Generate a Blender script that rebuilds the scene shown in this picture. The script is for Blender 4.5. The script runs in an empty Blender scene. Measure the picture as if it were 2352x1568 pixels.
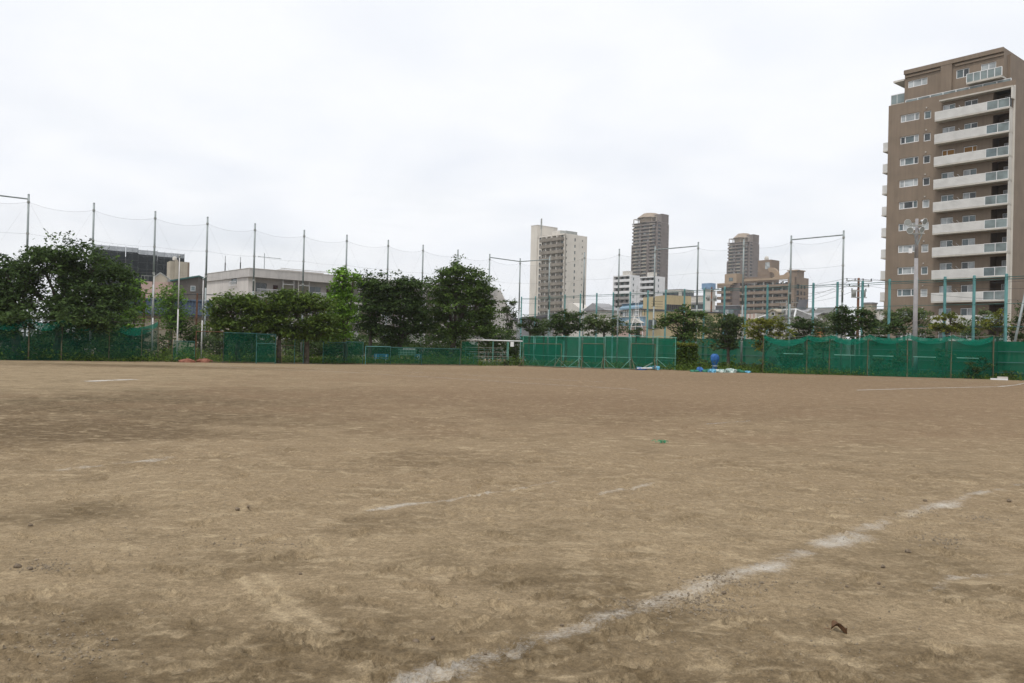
import bpy, math, random
import numpy as np
from mathutils import Vector
R = math.radians
scene = bpy.context.scene
col = scene.collection
rng = random.Random(7)

# ------------------------------------------------------------------ camera, sky, sun, exposure
W0, H0, FPX = 2352.0, 1568.0, 1890.0          # photograph measured at 2352 x 1568
EYE = Vector((0, 0, 1.6))
PITCH, ROLL = math.atan(13.0 / FPX), R(1.4)
_f = Vector((0, math.cos(PITCH), math.sin(PITCH)))
_u0 = Vector((0, -math.sin(PITCH), math.cos(PITCH)))
_r = Vector((1, 0, 0)) * math.cos(ROLL) + _u0 * math.sin(ROLL)
_u = Vector((1, 0, 0)) * -math.sin(ROLL) + _u0 * math.cos(ROLL)
cam_data = bpy.data.cameras.new('camera')
cam = bpy.data.objects.new('camera', cam_data); col.objects.link(cam)
cam_data.sensor_width = 36.0; cam_data.lens = FPX / W0 * 36.0
cam_data.clip_start = 0.1; cam_data.clip_end = 6000
from mathutils import Matrix
cam.matrix_world = Matrix(((_r.x, _u.x, -_f.x, EYE.x), (_r.y, _u.y, -_f.y, EYE.y), (_r.z, _u.z, -_f.z, EYE.z), (0, 0, 0, 1)))
scene.camera = cam
SUN_EL, SUN_AZ = R(62), R(-150)               # azimuth clockwise from +Y (ahead): the veiled sun stands high behind the camera, a little left
world = bpy.data.worlds.new('World'); scene.world = world; world.use_nodes = True
def build_world():
    nt = world.node_tree; N = nt.nodes; L = nt.links; N.clear()
    out = N.new('ShaderNodeOutputWorld'); bg = N.new('ShaderNodeBackground'); bg.inputs[1].default_value = 0.1
    sky = N.new('ShaderNodeTexSky'); sky.sky_type = 'NISHITA'; sky.sun_disc = False
    sky.sun_elevation = SUN_EL; sky.sun_rotation = SUN_AZ; sky.dust_density = 3.0; sky.air_density = 1.0
    tc = N.new('ShaderNodeTexCoord'); sep = N.new('ShaderNodeSeparateXYZ'); L.new(tc.outputs['Generated'], sep.inputs[0])
    # clouds lie on a flat layer: project the view direction on it
    zc = N.new('ShaderNodeMath'); zc.operation = 'MAXIMUM'; zc.inputs[1].default_value = 0.0; L.new(sep.outputs[2], zc.inputs[0])
    za = N.new('ShaderNodeMath'); za.operation = 'ADD'; za.inputs[1].default_value = 0.22; L.new(zc.outputs[0], za.inputs[0])
    dv = N.new('ShaderNodeVectorMath'); dv.operation = 'DIVIDE'; L.new(tc.outputs['Generated'], dv.inputs[0])
    cb = N.new('ShaderNodeCombineXYZ'); [L.new(za.outputs[0], cb.inputs[i]) for i in range(3)]; L.new(cb.outputs[0], dv.inputs[1])
    n1 = N.new('ShaderNodeTexNoise'); n1.inputs['Scale'].default_value = 1.7; n1.inputs['Detail'].default_value = 7; n1.inputs['Roughness'].default_value = 0.55
    n1.inputs['Distortion'].default_value = 0.3
    mp = N.new('ShaderNodeMapping'); mp.inputs['Location'].default_value = (3.3, 1.2, 0.4); mp.inputs['Scale'].default_value = (1, 1, 1.6)
    L.new(dv.outputs[0], mp.inputs[0]); L.new(mp.outputs[0], n1.inputs[0])
    cover = N.new('ShaderNodeValToRGB'); cover.color_ramp.elements[0].position = 0.30; cover.color_ramp.elements[0].color = (0.89, 0.89, 0.89, 1)
    cover.color_ramp.elements[1].position = 0.56; cover.color_ramp.elements[1].color = (1, 1, 1, 1)
    L.new(n1.outputs[0], cover.inputs[0])
    shade = N.new('ShaderNodeValToRGB'); e = shade.color_ramp.elements
    e[0].position = 0.30; e[0].color = (7.35, 7.58, 8.02, 1); e[1].position = 0.62; e[1].color = (7.78, 7.92, 8.18, 1)
    e2 = e.new(0.8); e2.color = (7.6, 7.75, 8.0, 1)
    n2 = N.new('ShaderNodeTexNoise'); n2.inputs['Scale'].default_value = 3.4; n2.inputs['Detail'].default_value = 6; n2.inputs['Roughness'].default_value = 0.5
    L.new(mp.outputs[0], n2.inputs[0])
    L.new(n2.outputs[0], shade.inputs[0])
    inv = N.new('ShaderNodeMath'); inv.operation = 'SUBTRACT'; inv.inputs[0].default_value = 1.0; L.new(cover.outputs[0], inv.inputs[1])
    el = N.new('ShaderNodeMapRange'); el.inputs[1].default_value = .03; el.inputs[2].default_value = .30; el.inputs[3].default_value = 1.7; el.inputs[4].default_value = .5; L.new(sep.outputs[2], el.inputs[0])   # the cover thins towards the horizon
    gap = N.new('ShaderNodeMath'); gap.operation = 'MULTIPLY'; L.new(inv.outputs[0], gap.inputs[0]); L.new(el.outputs[0], gap.inputs[1])
    cv = N.new('ShaderNodeMath'); cv.operation = 'SUBTRACT'; cv.inputs[0].default_value = 1.0; L.new(gap.outputs[0], cv.inputs[1])
    mix = N.new('ShaderNodeMix'); mix.data_type = 'RGBA'
    L.new(cv.outputs[0], mix.inputs[0]); L.new(sky.outputs[0], mix.inputs[6]); L.new(shade.outputs[0], mix.inputs[7])
    L.new(mix.outputs[2], bg.inputs[0]); L.new(bg.outputs[0], out.inputs[0])
build_world()
sun_data = bpy.data.lights.new('sun', 'SUN'); sun = bpy.data.objects.new('sun', sun_data); col.objects.link(sun)
sun_data.energy = 1.5; sun_data.angle = R(11); sun_data.color = (1.0, 0.96, 0.9)
_sd = Vector((math.sin(SUN_AZ) * math.cos(SUN_EL), math.cos(SUN_AZ) * math.cos(SUN_EL), math.sin(SUN_EL)))
sun.rotation_euler = _sd.to_track_quat('Z', 'Y').to_euler(); sun.location = _sd * 50
scene.view_settings.view_transform = 'Standard'; scene.view_settings.look = 'None'
scene.view_settings.exposure = 0.35; scene.view_settings.gamma = 1.0; scene.view_settings.use_curve_mapping = False
scene.render.engine = 'CYCLES'
scene.cycles.use_denoising = True; scene.cycles.max_bounces = 6; scene.cycles.transparent_max_bounces = 48
scene.cycles.volume_bounces = 1; scene.cycles.diffuse_bounces = 3; scene.cycles.glossy_bounces = 2; scene.cycles.transmission_bounces = 3

# ------------------------------------------------------------------ helpers
def ray(px, py):
    d = _r * (px - W0 / 2) - _u * (py - H0 / 2) + _f * FPX
    return d / d.y
def at(px, py, Z):
    return EYE + ray(px, py) * Z
def gp(px, py, z=0.0):
    d = ray(px, py); return EYE + d * ((z - EYE.z) / d.z)
def hz(px):
    return 797 + (px - W0 / 2) * math.tan(ROLL)
def foot(px, Z):                                # ground point under the horizon pixel at that depth
    p = at(px, hz(px), Z); return Vector((p.x, p.y, 0))
def zz(px, py, Z):
    return at(px, py, Z).z
def link(name, data, parent=None):
    o = bpy.data.objects.new(name, data); col.objects.link(o)
    if parent is not None: o.parent = parent
    return o
def tag(o, label=None, cat=None, group=None, kind=None):
    if label: o['label'] = label
    if cat: o['category'] = cat
    if group: o['group'] = group
    if kind: o['kind'] = kind
    return o
def empty(name, loc=(0, 0, 0), rz=0.0, label=None, cat=None, group=None):
    o = link(name, None); o.location = loc; o.rotation_euler = (0, 0, rz); o.empty_display_size = 0.3
    return tag(o, label, cat, group)

class MB:
    def __init__(s, face=None): s.v = []; s.f = []; s.face = face
    def m(s, a, t, z):
        if s.face == 'R': return (a, -t, z)
        if s.face == 'L': return (-t, a, z)
        return (a, t, z)
    def box(s, a0, a1, t0, t1, z0, z1):
        p, q = s.m(a0, t0, z0), s.m(a1, t1, z1)
        x0, x1 = sorted((p[0], q[0])); y0, y1 = sorted((p[1], q[1])); c0, c1 = sorted((z0, z1))
        n = len(s.v)
        s.v += [(x0, y0, c0), (x1, y0, c0), (x1, y1, c0), (x0, y1, c0), (x0, y0, c1), (x1, y0, c1), (x1, y1, c1), (x0, y1, c1)]
        s.f += [tuple(n + i for i in f) for f in ((3, 2, 1, 0), (4, 5, 6, 7), (0, 1, 5, 4), (1, 2, 6, 5), (2, 3, 7, 6), (3, 0, 4, 7))]
        return s
    def quad(s, *pts):
        n = len(s.v); s.v += [tuple(p) for p in pts]; s.f.append(tuple(range(n, n + len(pts)))); return s
    def wall(s, a0, a1, z0, z1, holes=(), t=0.0, depth=0.18):
        A = sorted({a0, a1, *[h for r in holes for h in r[:2] if a0 < h < a1]}); Z = sorted({z0, z1, *[h for r in holes for h in r[2:4] if z0 < h < z1]})
        for i in range(len(A) - 1):
            for j in range(len(Z) - 1):
                ca, cz = (A[i] + A[i + 1]) / 2, (Z[j] + Z[j + 1]) / 2
                if any(h[0] < ca < h[1] and h[2] < cz < h[3] for h in holes): continue
                s.quad(s.m(A[i], t, Z[j]), s.m(A[i + 1], t, Z[j]), s.m(A[i + 1], t, Z[j + 1]), s.m(A[i], t, Z[j + 1]))
        for (b0, b1, y0, y1) in [h[:4] for h in holes]:
            b0, b1, y0, y1 = max(b0, a0), min(b1, a1), max(y0, z0), min(y1, z1)
            for (p, q) in (((b0, y0), (b1, y0)), ((b1, y0), (b1, y1)), ((b1, y1), (b0, y1)), ((b0, y1), (b0, y0))):
                s.quad(s.m(p[0], t, p[1]), s.m(q[0], t, q[1]), s.m(q[0], t - depth, q[1]), s.m(p[0], t - depth, p[1]))
        return s
    def tube(s, p0, p1, r0, r1=None, n=8, cap=True):
        p0, p1 = Vector(p0), Vector(p1); r1 = r0 if r1 is None else r1
        d = (p1 - p0)
        if d.length < 1e-6: return s
        d.normalize(); a = d.orthogonal().normalized(); b = d.cross(a); k = len(s.v)
        for (p, r) in ((p0, r0), (p1, r1)):
            for i in range(n):
                th = 2 * math.pi * i / n; s.v.append(tuple(p + a * (r * math.cos(th)) + b * (r * math.sin(th))))
        for i in range(n): j = (i + 1) % n; s.f.append((k + i, k + j, k + n + j, k + n + i))
        if cap: s.f.append(tuple(k + n - 1 - i for i in range(n))); s.f.append(tuple(k + n + i for i in range(n)))
        return s
    def path(s, pts, r, n=6):
        for a, b in zip(pts[:-1], pts[1:]): s.tube(a, b, r, r, n, True)
        return s
    def lathe(s, c, prof, n=12, axis=None):
        c = Vector(c); ax = Vector(axis or (0, 0, 1)).normalized(); a = ax.orthogonal().normalized(); b = ax.cross(a); k = len(s.v)
        for (r, h) in prof:
            for i in range(n):
                th = 2 * math.pi * i / n; s.v.append(tuple(c + ax * h + a * (r * math.cos(th)) + b * (r * math.sin(th))))
        for q in range(len(prof) - 1):
            for i in range(n): j = (i + 1) % n; s.f.append((k + q * n + i, k + q * n + j, k + (q + 1) * n + j, k + (q + 1) * n + i))
        return s
    def prism(s, pts2, t0, t1):                  # outline in (a, z), extruded along t
        k = len(s.v); n = len(pts2)
        s.v += [s.m(a, t0, z) for a, z in pts2] + [s.m(a, t1, z) for a, z in pts2]
        s.f += [tuple(range(k, k + n)), tuple(range(k + 2 * n - 1, k + n - 1, -1))]
        for i in range(n): j = (i + 1) % n; s.f.append((k + i, k + n + i, k + n + j, k + j))
        return s
    def mesh(s, name, mat, smooth=False):
        me = bpy.data.meshes.new(name); me.from_pydata(s.v, [], s.f); me.materials.append(mat)
        if smooth: me.polygons.foreach_set('use_smooth', [True] * len(me.polygons))
        me.update(); return me
    def build(s, name, mat, parent=None, smooth=False):
        return link(name, s.mesh(name, mat, smooth), parent)

# ------------------------------------------------------------------ materials
def mat(name, c, rough=0.8, vary=0.12, scale=1.5, bump=0.0, metal=0.0, spec=0.3, c2=None, streak=0.0, fine=0.0):
    m = bpy.data.materials.new(name); m.use_nodes = True; nt = m.node_tree; N = nt.nodes; L = nt.links
    b = N['Principled BSDF']; b.inputs['Roughness'].default_value = rough; b.inputs['Metallic'].default_value = metal
    b.inputs['Specular IOR Level'].default_value = spec
    tc = N.new('ShaderNodeTexCoord'); no = N.new('ShaderNodeTexNoise'); no.inputs['Scale'].default_value = scale; no.inputs['Detail'].default_value = 5
    L.new(tc.outputs['Object'], no.inputs[0])
    rp = N.new('ShaderNodeValToRGB'); c2 = c2 or tuple(x * (1 - 2 * vary) for x in c)
    rp.color_ramp.elements[0].position = 0.3; rp.color_ramp.elements[0].color = (*c2, 1)
    rp.color_ramp.elements[1].position = 0.62; rp.color_ramp.elements[1].color = (*[min(1, x * (1 + vary * 0.5)) for x in c], 1)
    L.new(no.outputs[0], rp.inputs[0]); src = rp.outputs[0]
    if streak:                                   # rain streaks running down a wall
        mp = N.new('ShaderNodeMapping'); mp.inputs['Scale'].default_value = (2.2, 2.2, 0.12); L.new(tc.outputs['Object'], mp.inputs[0])
        n2 = N.new('ShaderNodeTexNoise'); n2.inputs['Scale'].default_value = 1.3; n2.inputs['Detail'].default_value = 4; L.new(mp.outputs[0], n2.inputs[0])
        mr = N.new('ShaderNodeMapRange'); mr.inputs[1].default_value = 0.42; mr.inputs[2].default_value = 0.7; mr.inputs[3].default_value = 1.0; mr.inputs[4].default_value = 1 - streak
        L.new(n2.outputs[0], mr.inputs[0])
        mx = N.new('ShaderNodeVectorMath'); mx.operation = 'SCALE'; L.new(src, mx.inputs[0]); L.new(mr.outputs[0], mx.inputs['Scale']); src = mx.outputs[0]
    L.new(src, b.inputs['Base Color'])
    if bump:
        n3 = N.new('ShaderNodeTexNoise'); n3.inputs['Scale'].default_value = fine or scale * 6; n3.inputs['Detail'].default_value = 4; L.new(tc.outputs['Object'], n3.inputs[0])
        bp = N.new('ShaderNodeBump'); bp.inputs['Strength'].default_value = bump; bp.inputs['Distance'].default_value = 0.03
        L.new(n3.outputs[0], bp.inputs['Height']); L.new(bp.outputs[0], b.inputs['Normal'])
    return m
def mat_glass(name, c, rough=0.08):
    m = mat(name, c, rough, 0.25, 0.6); b = m.node_tree.nodes['Principled BSDF']; b.inputs['Specular IOR Level'].default_value = 0.6; return m
def mat_net(name, c, alpha, scale=3.0, vary=0.25, cell=0.0):
    """woven netting: threads cover `alpha` of the sheet, the gaps are open"""
    m = bpy.data.materials.new(name); m.use_nodes = True; nt = m.node_tree; N = nt.nodes; L = nt.links; N.remove(N['Principled BSDF'])
    out = N['Material Output']; tr = N.new('ShaderNodeBsdfTransparent'); df = N.new('ShaderNodeBsdfDiffuse'); df.inputs[0].default_value = (*c, 1)
    tl = N.new('ShaderNodeBsdfTranslucent'); tl.inputs[0].default_value = (*c, 1)
    m1 = N.new('ShaderNodeMixShader'); m1.inputs[0].default_value = 0.35; L.new(df.outputs[0], m1.inputs[1]); L.new(tl.outputs[0], m1.inputs[2])
    tc = N.new('ShaderNodeTexCoord'); no = N.new('ShaderNodeTexNoise'); no.inputs['Scale'].default_value = scale; no.inputs['Detail'].default_value = 4; L.new(tc.outputs['Object'], no.inputs[0])
    mr = N.new('ShaderNodeMapRange'); mr.inputs[1].default_value = 0.3; mr.inputs[2].default_value = 0.7
    mr.inputs[3].default_value = max(0, alpha * (1 - vary)); mr.inputs[4].default_value = min(1, alpha * (1 + vary)); L.new(no.outputs[0], mr.inputs[0])
    m2 = N.new('ShaderNodeMixShader'); L.new(mr.outputs[0], m2.inputs[0]); L.new(tr.outputs[0], m2.inputs[1]); L.new(m1.outputs[0], m2.inputs[2])
    L.new(m2.outputs[0], out.inputs[0]); return m
def mat_leaf(name, c, c2, trans=0.3):
    m = bpy.data.materials.new(name); m.use_nodes = True; nt = m.node_tree; N = nt.nodes; L = nt.links; N.remove(N['Principled BSDF'])
    out = N['Material Output']; at_ = N.new('ShaderNodeAttribute'); at_.attribute_name = 'tint'
    rp = N.new('ShaderNodeValToRGB'); rp.color_ramp.elements[0].color = (*c2, 1); rp.color_ramp.elements[1].color = (*c, 1); L.new(at_.outputs['Fac'], rp.inputs[0])
    df = N.new('ShaderNodeBsdfPrincipled'); df.inputs['Roughness'].default_value = 0.65; df.inputs['Specular IOR Level'].default_value = 0.06
    tl = N.new('ShaderNodeBsdfTranslucent'); L.new(rp.outputs[0], df.inputs['Base Color']); L.new(rp.outputs[0], tl.inputs[0])
    mx = N.new('ShaderNodeMixShader'); mx.inputs[0].default_value = trans; L.new(df.outputs[0], mx.inputs[1]); L.new(tl.outputs[0], mx.inputs[2]); L.new(mx.outputs[0], out.inputs[0])
    return m
M = dict(
    pole=mat('galvanised_pole', (.29, .325, .325), .5, .12, 2.0, metal=.3, streak=.15),
    white_pole=mat('white_flagpole', (.62, .61, .6), .5, .08, 2.0),
    cable=mat('steel_cable', (.18, .18, .18), .6, .1),
    teal=mat('teal_painted_steel', (.12, .29, .29), .55, .2, 1.0, c2=(.08, .21, .21)),
    teal_rail=mat('dark_teal_rail', (.04, .13, .12), .6, .2),
    aqua=mat('aqua_painted_pipe', (.20, .42, .36), .6, .25, 1.2, c2=(.10, .26, .21)),
    olive=mat('rusty_olive_pipe', (.13, .12, .07), .75, .25, 2.0, c2=(.09, .05, .03)),
    rust=mat('rusty_steel', (.17, .075, .04), .85, .3, 1.5, c2=(.07, .04, .03)),
    greybar=mat('grey_rail', (.34, .35, .33), .6, .15),
    bark=mat('bark', (.10, .082, .065), .95, .3, 3.0, bump=.6, fine=14),
    concrete=mat('concrete', (.42, .41, .39), .85, .15, 1.2, streak=.15),
    white=mat('white_paint', (.74, .74, .74), .6, .06),
    dark=mat('dark_steel', (.05, .05, .055), .6, .2),
)
# ------------------------------------------------------------------ ground
_T = np.random.RandomState(3).rand(256, 256)
def vnoise(x, y, s):
    x = np.asarray(x, float) * s + 40.7; y = np.asarray(y, float) * s + 91.3
    xi = np.floor(x).astype(int); yi = np.floor(y).astype(int); fx = x - xi; fy = y - yi
    fx = fx * fx * (3 - 2 * fx); fy = fy * fy * (3 - 2 * fy)
    g = lambda a, b: _T[a & 255, b & 255]
    return (g(xi, yi) * (1 - fx) + g(xi + 1, yi) * fx) * (1 - fy) + (g(xi, yi + 1) * (1 - fx) + g(xi + 1, yi + 1) * fx) * fy - 0.5
_fr = np.random.RandomState(11)
_steps = []
for _k in range(1000):                            # trodden footprints scattered over the near field
    rr = 3.4 + 19 * _fr.rand() ** 1.35; th = (_fr.rand() - .5) * 1.7
    _steps.append((rr * math.sin(th), rr * math.cos(th), _fr.rand() * 6.28, .008 + .014 * _fr.rand(), _fr.rand()))
def hgt(x, y):
    x = np.asarray(x, float); y = np.asarray(y, float); r = np.hypot(x, y)
    fade = np.clip((34 - r) / 24, 0, 1)
    rd = lambda s, o: .5 - 2 * np.abs(vnoise(x + o, y, s))
    h = .035 * vnoise(x, y, .55) + .024 * vnoise(x + 9, y, 1.7) + .014 * rd(3.1, 2) + .010 * rd(7.3, 6) + .010 * vnoise(x, y, 11.3) + .007 * vnoise(x, y, 24.)
    rough = np.clip(vnoise(x + 3, y + 8, .35) * 3 + .55, .25, 1.3)
    return h * fade * rough
def stamp(x, y, z, scuff=None):
    for (fx, fy, a, d, pale) in _steps:
        m = (np.abs(x - fx) < .3) & (np.abs(y - fy) < .3)
        if not m.any(): continue
        dx = x[m] - fx; dy = y[m] - fy; u = dx * math.cos(a) + dy * math.sin(a); w = -dx * math.sin(a) + dy * math.cos(a)
        hw = .047 + .012 * np.cos(u * 22)
        q = np.maximum(np.abs(u) / .145, np.abs(w) / hw)
        tread = .35 * np.sin(u * 210) * (q < .9)
        if scuff is not None and pale > .35: scuff[m] = np.maximum(scuff[m], np.clip((1.25 - q) * 3, 0, 1) * (pale - .2))
        z[m] += np.where(q < 1, -d * (1 + tread), d * .8 * np.exp(-((q - 1.12) / .16) ** 2))
    return z
def ell(x, y, px, py, rx, ry, pw=1.0):
    """soft patch of damp soil, given on the ground by the photograph's middle and half-axes in pixels"""
    c = gp(px, py); a = gp(px + rx, py + rx * math.tan(ROLL)); b0 = gp(px, py - ry * .9); 
    sx = abs((a - c).x); sy = max((b0 - c).y, .2)
    wob = 1 + .9 * vnoise(x, y, 1.6 / max(sx, .6)) + .7 * vnoise(x, y, .5) + .5 * vnoise(x, y, 1.4)
    d = ((x - c.x) / sx) ** 2 + ((y - c.y) / sy) ** 2
    return pw * np.clip((1.75 - np.sqrt(d) * (.45 + .55 * wob)) * .8, 0, 1)
NEAR_CHALK = [  # (pixel polyline, half-width m, strength) of trodden chalk powder mixed into the soil
    ([(880, 1610), (935, 1566), (1000, 1536), (1100, 1503), (1200, 1476), (1290, 1450), (1380, 1421), (1470, 1394), (1545, 1363), (1660, 1330), (1760, 1300), (1842, 1272)], .12, .60),
    ([(1480, 1385), (1560, 1362), (1660, 1330), (1760, 1300), (1842, 1272)], .14, .72),
    ([(1893, 1250), (1925, 1240), (1960, 1228)], .17, .85),
    ([(1960, 1222), (2050, 1192), (2140, 1167), (2235, 1136), (2340, 1117), (2420, 1100)], .12, .56),
    ([(845, 1170), (960, 1153), (1100, 1133), (1275, 1108)], .05, .66), ([(1380, 1135), (1500, 1114)], .05, .55),
    ([(140, 1080), (330, 1062), (400, 1052)], .10, .48), ([(2130, 1360), (2200, 1325), (2330, 1318)], .06, .45)]
TRACKS = [([(540, 1328), (600, 1372), (650, 1410), (728, 1460)], .034), ([(590, 1318), (645, 1368), (700, 1408), (755, 1442)], .030)]
def near_line(x, y, pts, hw):
    m = np.hypot(x, y) < 32; X, Y = x[m], y[m]; best = np.full(X.shape, 9.0); P = [gp(*p) for p in pts]
    wx = X + .05 * vnoise(X, Y, 2.3) + .03 * vnoise(X, Y, 6.0); wy = Y + .05 * vnoise(X + 5, Y, 2.3) + .03 * vnoise(X, Y + 4, 6.0)
    for a, b in zip(P[:-1], P[1:]):
        dx, dy = b.x - a.x, b.y - a.y; t = np.clip(((wx - a.x) * dx + (wy - a.y) * dy) / (dx * dx + dy * dy), 0, 1); best = np.minimum(best, np.hypot(wx - a.x - t * dx, wy - a.y - t * dy))
    out = np.zeros_like(x); out[m] = np.exp(-(best / hw) ** 2); return out
def grid_ground():
    na, nr = 760, 620
    A = np.linspace(R(-66), R(66), na); t = np.linspace(0, 1, nr)
    Rr = 2.2 * (105 / 2.2) ** (t ** 1.0)
    a, r = np.meshgrid(A, Rr); x = r * np.sin(a); y = r * np.cos(a)
    scuff = np.zeros_like(x); z = stamp(x, y, hgt(x, y), scuff)
    damp = np.zeros_like(x)
    for p in ((330, 930, 360, 30, 1.0), (170, 985, 300, 26, 1.5), (420, 960, 240, 16, 1.0), (480, 905, 240, 12, .8), (300, 840, 260, 3.2, .8), (900, 915, 620, 14, .75), (350, 945, 520, 30, .75), (1750, 935, 500, 14, .6), (2150, 890, 350, 8, .7), (1900, 872, 450, 4, .8), (1420, 925, 210, 15, 1.5), (1250, 950, 260, 18, .55), (1600, 940, 230, 14, .6), (800, 905, 300, 10, .5), (780, 940, 200, 20, .45),
              (1900, 960, 300, 12, .35), (1750, 873, 420, 6, .75), (2150, 905, 260, 8, .4), (2150, 878, 240, 7, .5), (1500, 862, 120, 3, .5), (1000, 905, 260, 9, .6),
              (650, 1500, 360, 70, .7), (1000, 1560, 1100, 90, .6), (1900, 1540, 600, 80, .5), (300, 1450, 420, 70, .6), (1300, 1440, 500, 50, .5), (1350, 1500, 300, 60, .6), (250, 1540, 200, 50, .6), (700, 1290, 160, 26, .35), (140, 1180, 170, 30, .4), (1000, 1060, 200, 18, .45), (1350, 1330, 160, 30, .5), (1750, 1490, 200, 40, .5), (2200, 1330, 170, 50, .35), (1150, 1545, 200, 30, .5), (1000,1200,160,22,.3)):  # bottom-edge patches: damp plus vignette darkening painted into the soil
        damp = np.maximum(damp, ell(x, y, *p))
    damp = np.clip(damp, 0, 1.15) + .25 * vnoise(x, y, .23) + .18 * vnoise(x + 7, y, .9)
    red = np.zeros_like(x)
    for p in ((1850, 880, 800, 26, 1.), (1450, 915, 700, 30, .8), (2200, 905, 380, 26, .9), (1200, 990, 1500, 60, .28)):
        red = np.maximum(red, ell(x, y, *p))
    chk = np.zeros_like(x)
    for pts, hw, st in NEAR_CHALK: chk = np.maximum(chk, st * near_line(x, y, pts, hw))
    for pts, hw in TRACKS: scuff = np.maximum(scuff, 1.3 * near_line(x, y, pts, hw * 1.3))
    v = np.stack([x, y, z], -1).reshape(-1, 3)
    i = np.arange(nr * na).reshape(nr, na)
    f = np.stack([i[:-1, :-1], i[:-1, 1:], i[1:, 1:], i[1:, :-1]], -1).reshape(-1, 4)
    me = bpy.data.meshes.new('dirt_field'); me.vertices.add(len(v)); me.vertices.foreach_set('co', v.ravel())
    me.loops.add(f.size); me.loops.foreach_set('vertex_index', f.ravel()[:: 1].astype(np.int32))
    me.polygons.add(len(f)); me.polygons.foreach_set('loop_start', np.arange(0, f.size, 4, dtype=np.int32)); me.polygons.foreach_set('loop_total', np.full(len(f), 4, np.int32))
    me.polygons.foreach_set('use_smooth', np.ones(len(f), bool)); me.update(calc_edges=True)
    for nm, arr in (('damp', damp), ('red', red), ('scuff', scuff), ('chalk', chk)):
        at_ = me.attributes.new(nm, 'FLOAT', 'POINT'); at_.data.foreach_set('value', np.clip(arr, -1, 1.3).ravel().astype(np.float32))
    return me
def mat_dirt():
    m = bpy.data.materials.new('trodden_dirt'); m.use_nodes = True; nt = m.node_tree; N = nt.nodes; L = nt.links; b = N['Principled BSDF']
    b.inputs['Roughness'].default_value = .95; b.inputs['Specular IOR Level'].default_value = .12
    tc = N.new('ShaderNodeTexCoord')
    def noise(s, det=5, ro=.55, loc=0, sc=(1, 1, 1)):
        mp = N.new('ShaderNodeMapping'); mp.inputs['Location'].default_value = (loc, loc * .7, 0); mp.inputs['Scale'].default_value = sc; L.new(tc.outputs['Object'], mp.inputs[0])
        n = N.new('ShaderNodeTexNoise'); n.inputs['Scale'].default_value = s; n.inputs['Detail'].default_value = det; n.inputs['Roughness'].default_value = ro
        L.new(mp.outputs[0], n.inputs[0]); return n.outputs[0]
    def rng_(src, a, b_, c, d):
        r_ = N.new('ShaderNodeMapRange'); r_.inputs[1].default_value = a; r_.inputs[2].default_value = b_; r_.inputs[3].default_value = c; r_.inputs[4].default_value = d; L.new(src, r_.inputs[0]); return r_.outputs[0]
    def math_(op, p, q):
        n = N.new('ShaderNodeMath'); n.operation = op
        for i, s in enumerate((p, q)):
            if isinstance(s, (int, float)): n.inputs[i].default_value = s
            else: L.new(s, n.inputs[i])
        return n.outputs[0]
    def mixc(fac, c1, c2, blend='MIX'):
        n = N.new('ShaderNodeMix'); n.data_type = 'RGBA'; n.blend_type = blend
        if isinstance(fac, float): n.inputs[0].default_value = fac
        else: L.new(fac, n.inputs[0])
        for i, c in ((6, c1), (7, c2)):
            if isinstance(c, tuple): n.inputs[i].default_value = (*c, 1)
            else: L.new(c, n.inputs[i])
        return n.outputs[2]
    def attr(nm):
        n = N.new('ShaderNodeAttribute'); n.attribute_name = nm; return n.outputs['Fac']
    dry, wet, dust = (.252, .190, .116), (.104, .074, .040), (.375, .295, .188)
    d = math_('ADD', attr('damp'), rng_(noise(1.1, 6, .6), .35, .65, -.34, .34))
    d = math_('ADD', d, rng_(noise(5.5, 5, .6, 4), .3, .7, -.22, .22))
    c = mixc(rng_(d, -.12, .95, 0, 1), dry, wet)
    c = mixc(rng_(attr('red'), .05, .8, 0, .85), c, (.185, .124, .073))
    # pale dry dust scuffed out by shoes: streaky patches of 10-40 cm
    du = math_('MULTIPLY', rng_(noise(3.2, 4, .55, 9, (1, 1.5, 1)), .52, .66, 0, 1), rng_(noise(.8, 3, .5, 2), .38, .6, .15, .9))
    c = mixc(math_('MULTIPLY', du, .7), c, dust)
    sc2 = math_('MULTIPLY', attr('scuff'), rng_(noise(8., 4, .6, 21), .36, .6, .35, 1)); c = mixc(math_('MULTIPLY', sc2, .7), c, dust)
    du2 = rng_(noise(9., 3, .5, 15), .56, .66, 0, .34); c = mixc(du2, c, dust)
    # grains
    vo = N.new('ShaderNodeTexVoronoi'); vo.inputs['Scale'].default_value = 62; L.new(tc.outputs['Object'], vo.inputs[0])
    g1 = rng_(noise(85, 3, .7), .3, .7, .72, 1.28); g2 = rng_(noise(24, 5, .7, 3), .28, .72, .68, 1.32)
    gr = math_('MULTIPLY', g1, g2)
    sc_ = N.new('ShaderNodeVectorMath'); sc_.operation = 'SCALE'; L.new(c, sc_.inputs[0]); L.new(gr, sc_.inputs['Scale'])
    c = sc_.outputs[0]
    speck = rng_(vo.outputs['Distance'], .05, .11, 1, 0); sp = math_('MULTIPLY', speck, rng_(noise(2.1, 4, .6, 6), .5, .62, 0, .75)); c = mixc(sp, c, (.09, .075, .06))
    ck = math_('ADD', attr('chalk'), rng_(noise(2.4, 8, .72, 31), .3, .7, -.36, .36)); ck = math_('ADD', ck, rng_(noise(.75, 4, .6, 41), .35, .65, -.26, .26)); ck = math_('ADD', ck, rng_(noise(48, 4, .8, 12), .3, .7, -.30, .30)); ck = math_('MULTIPLY', rng_(ck, .36, 1.15, 0, .58), rng_(attr('chalk'), .02, .25, 0, 1)); c = mixc(ck, c, (.62, .60, .56))
    L.new(c, b.inputs['Base Color'])
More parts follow.
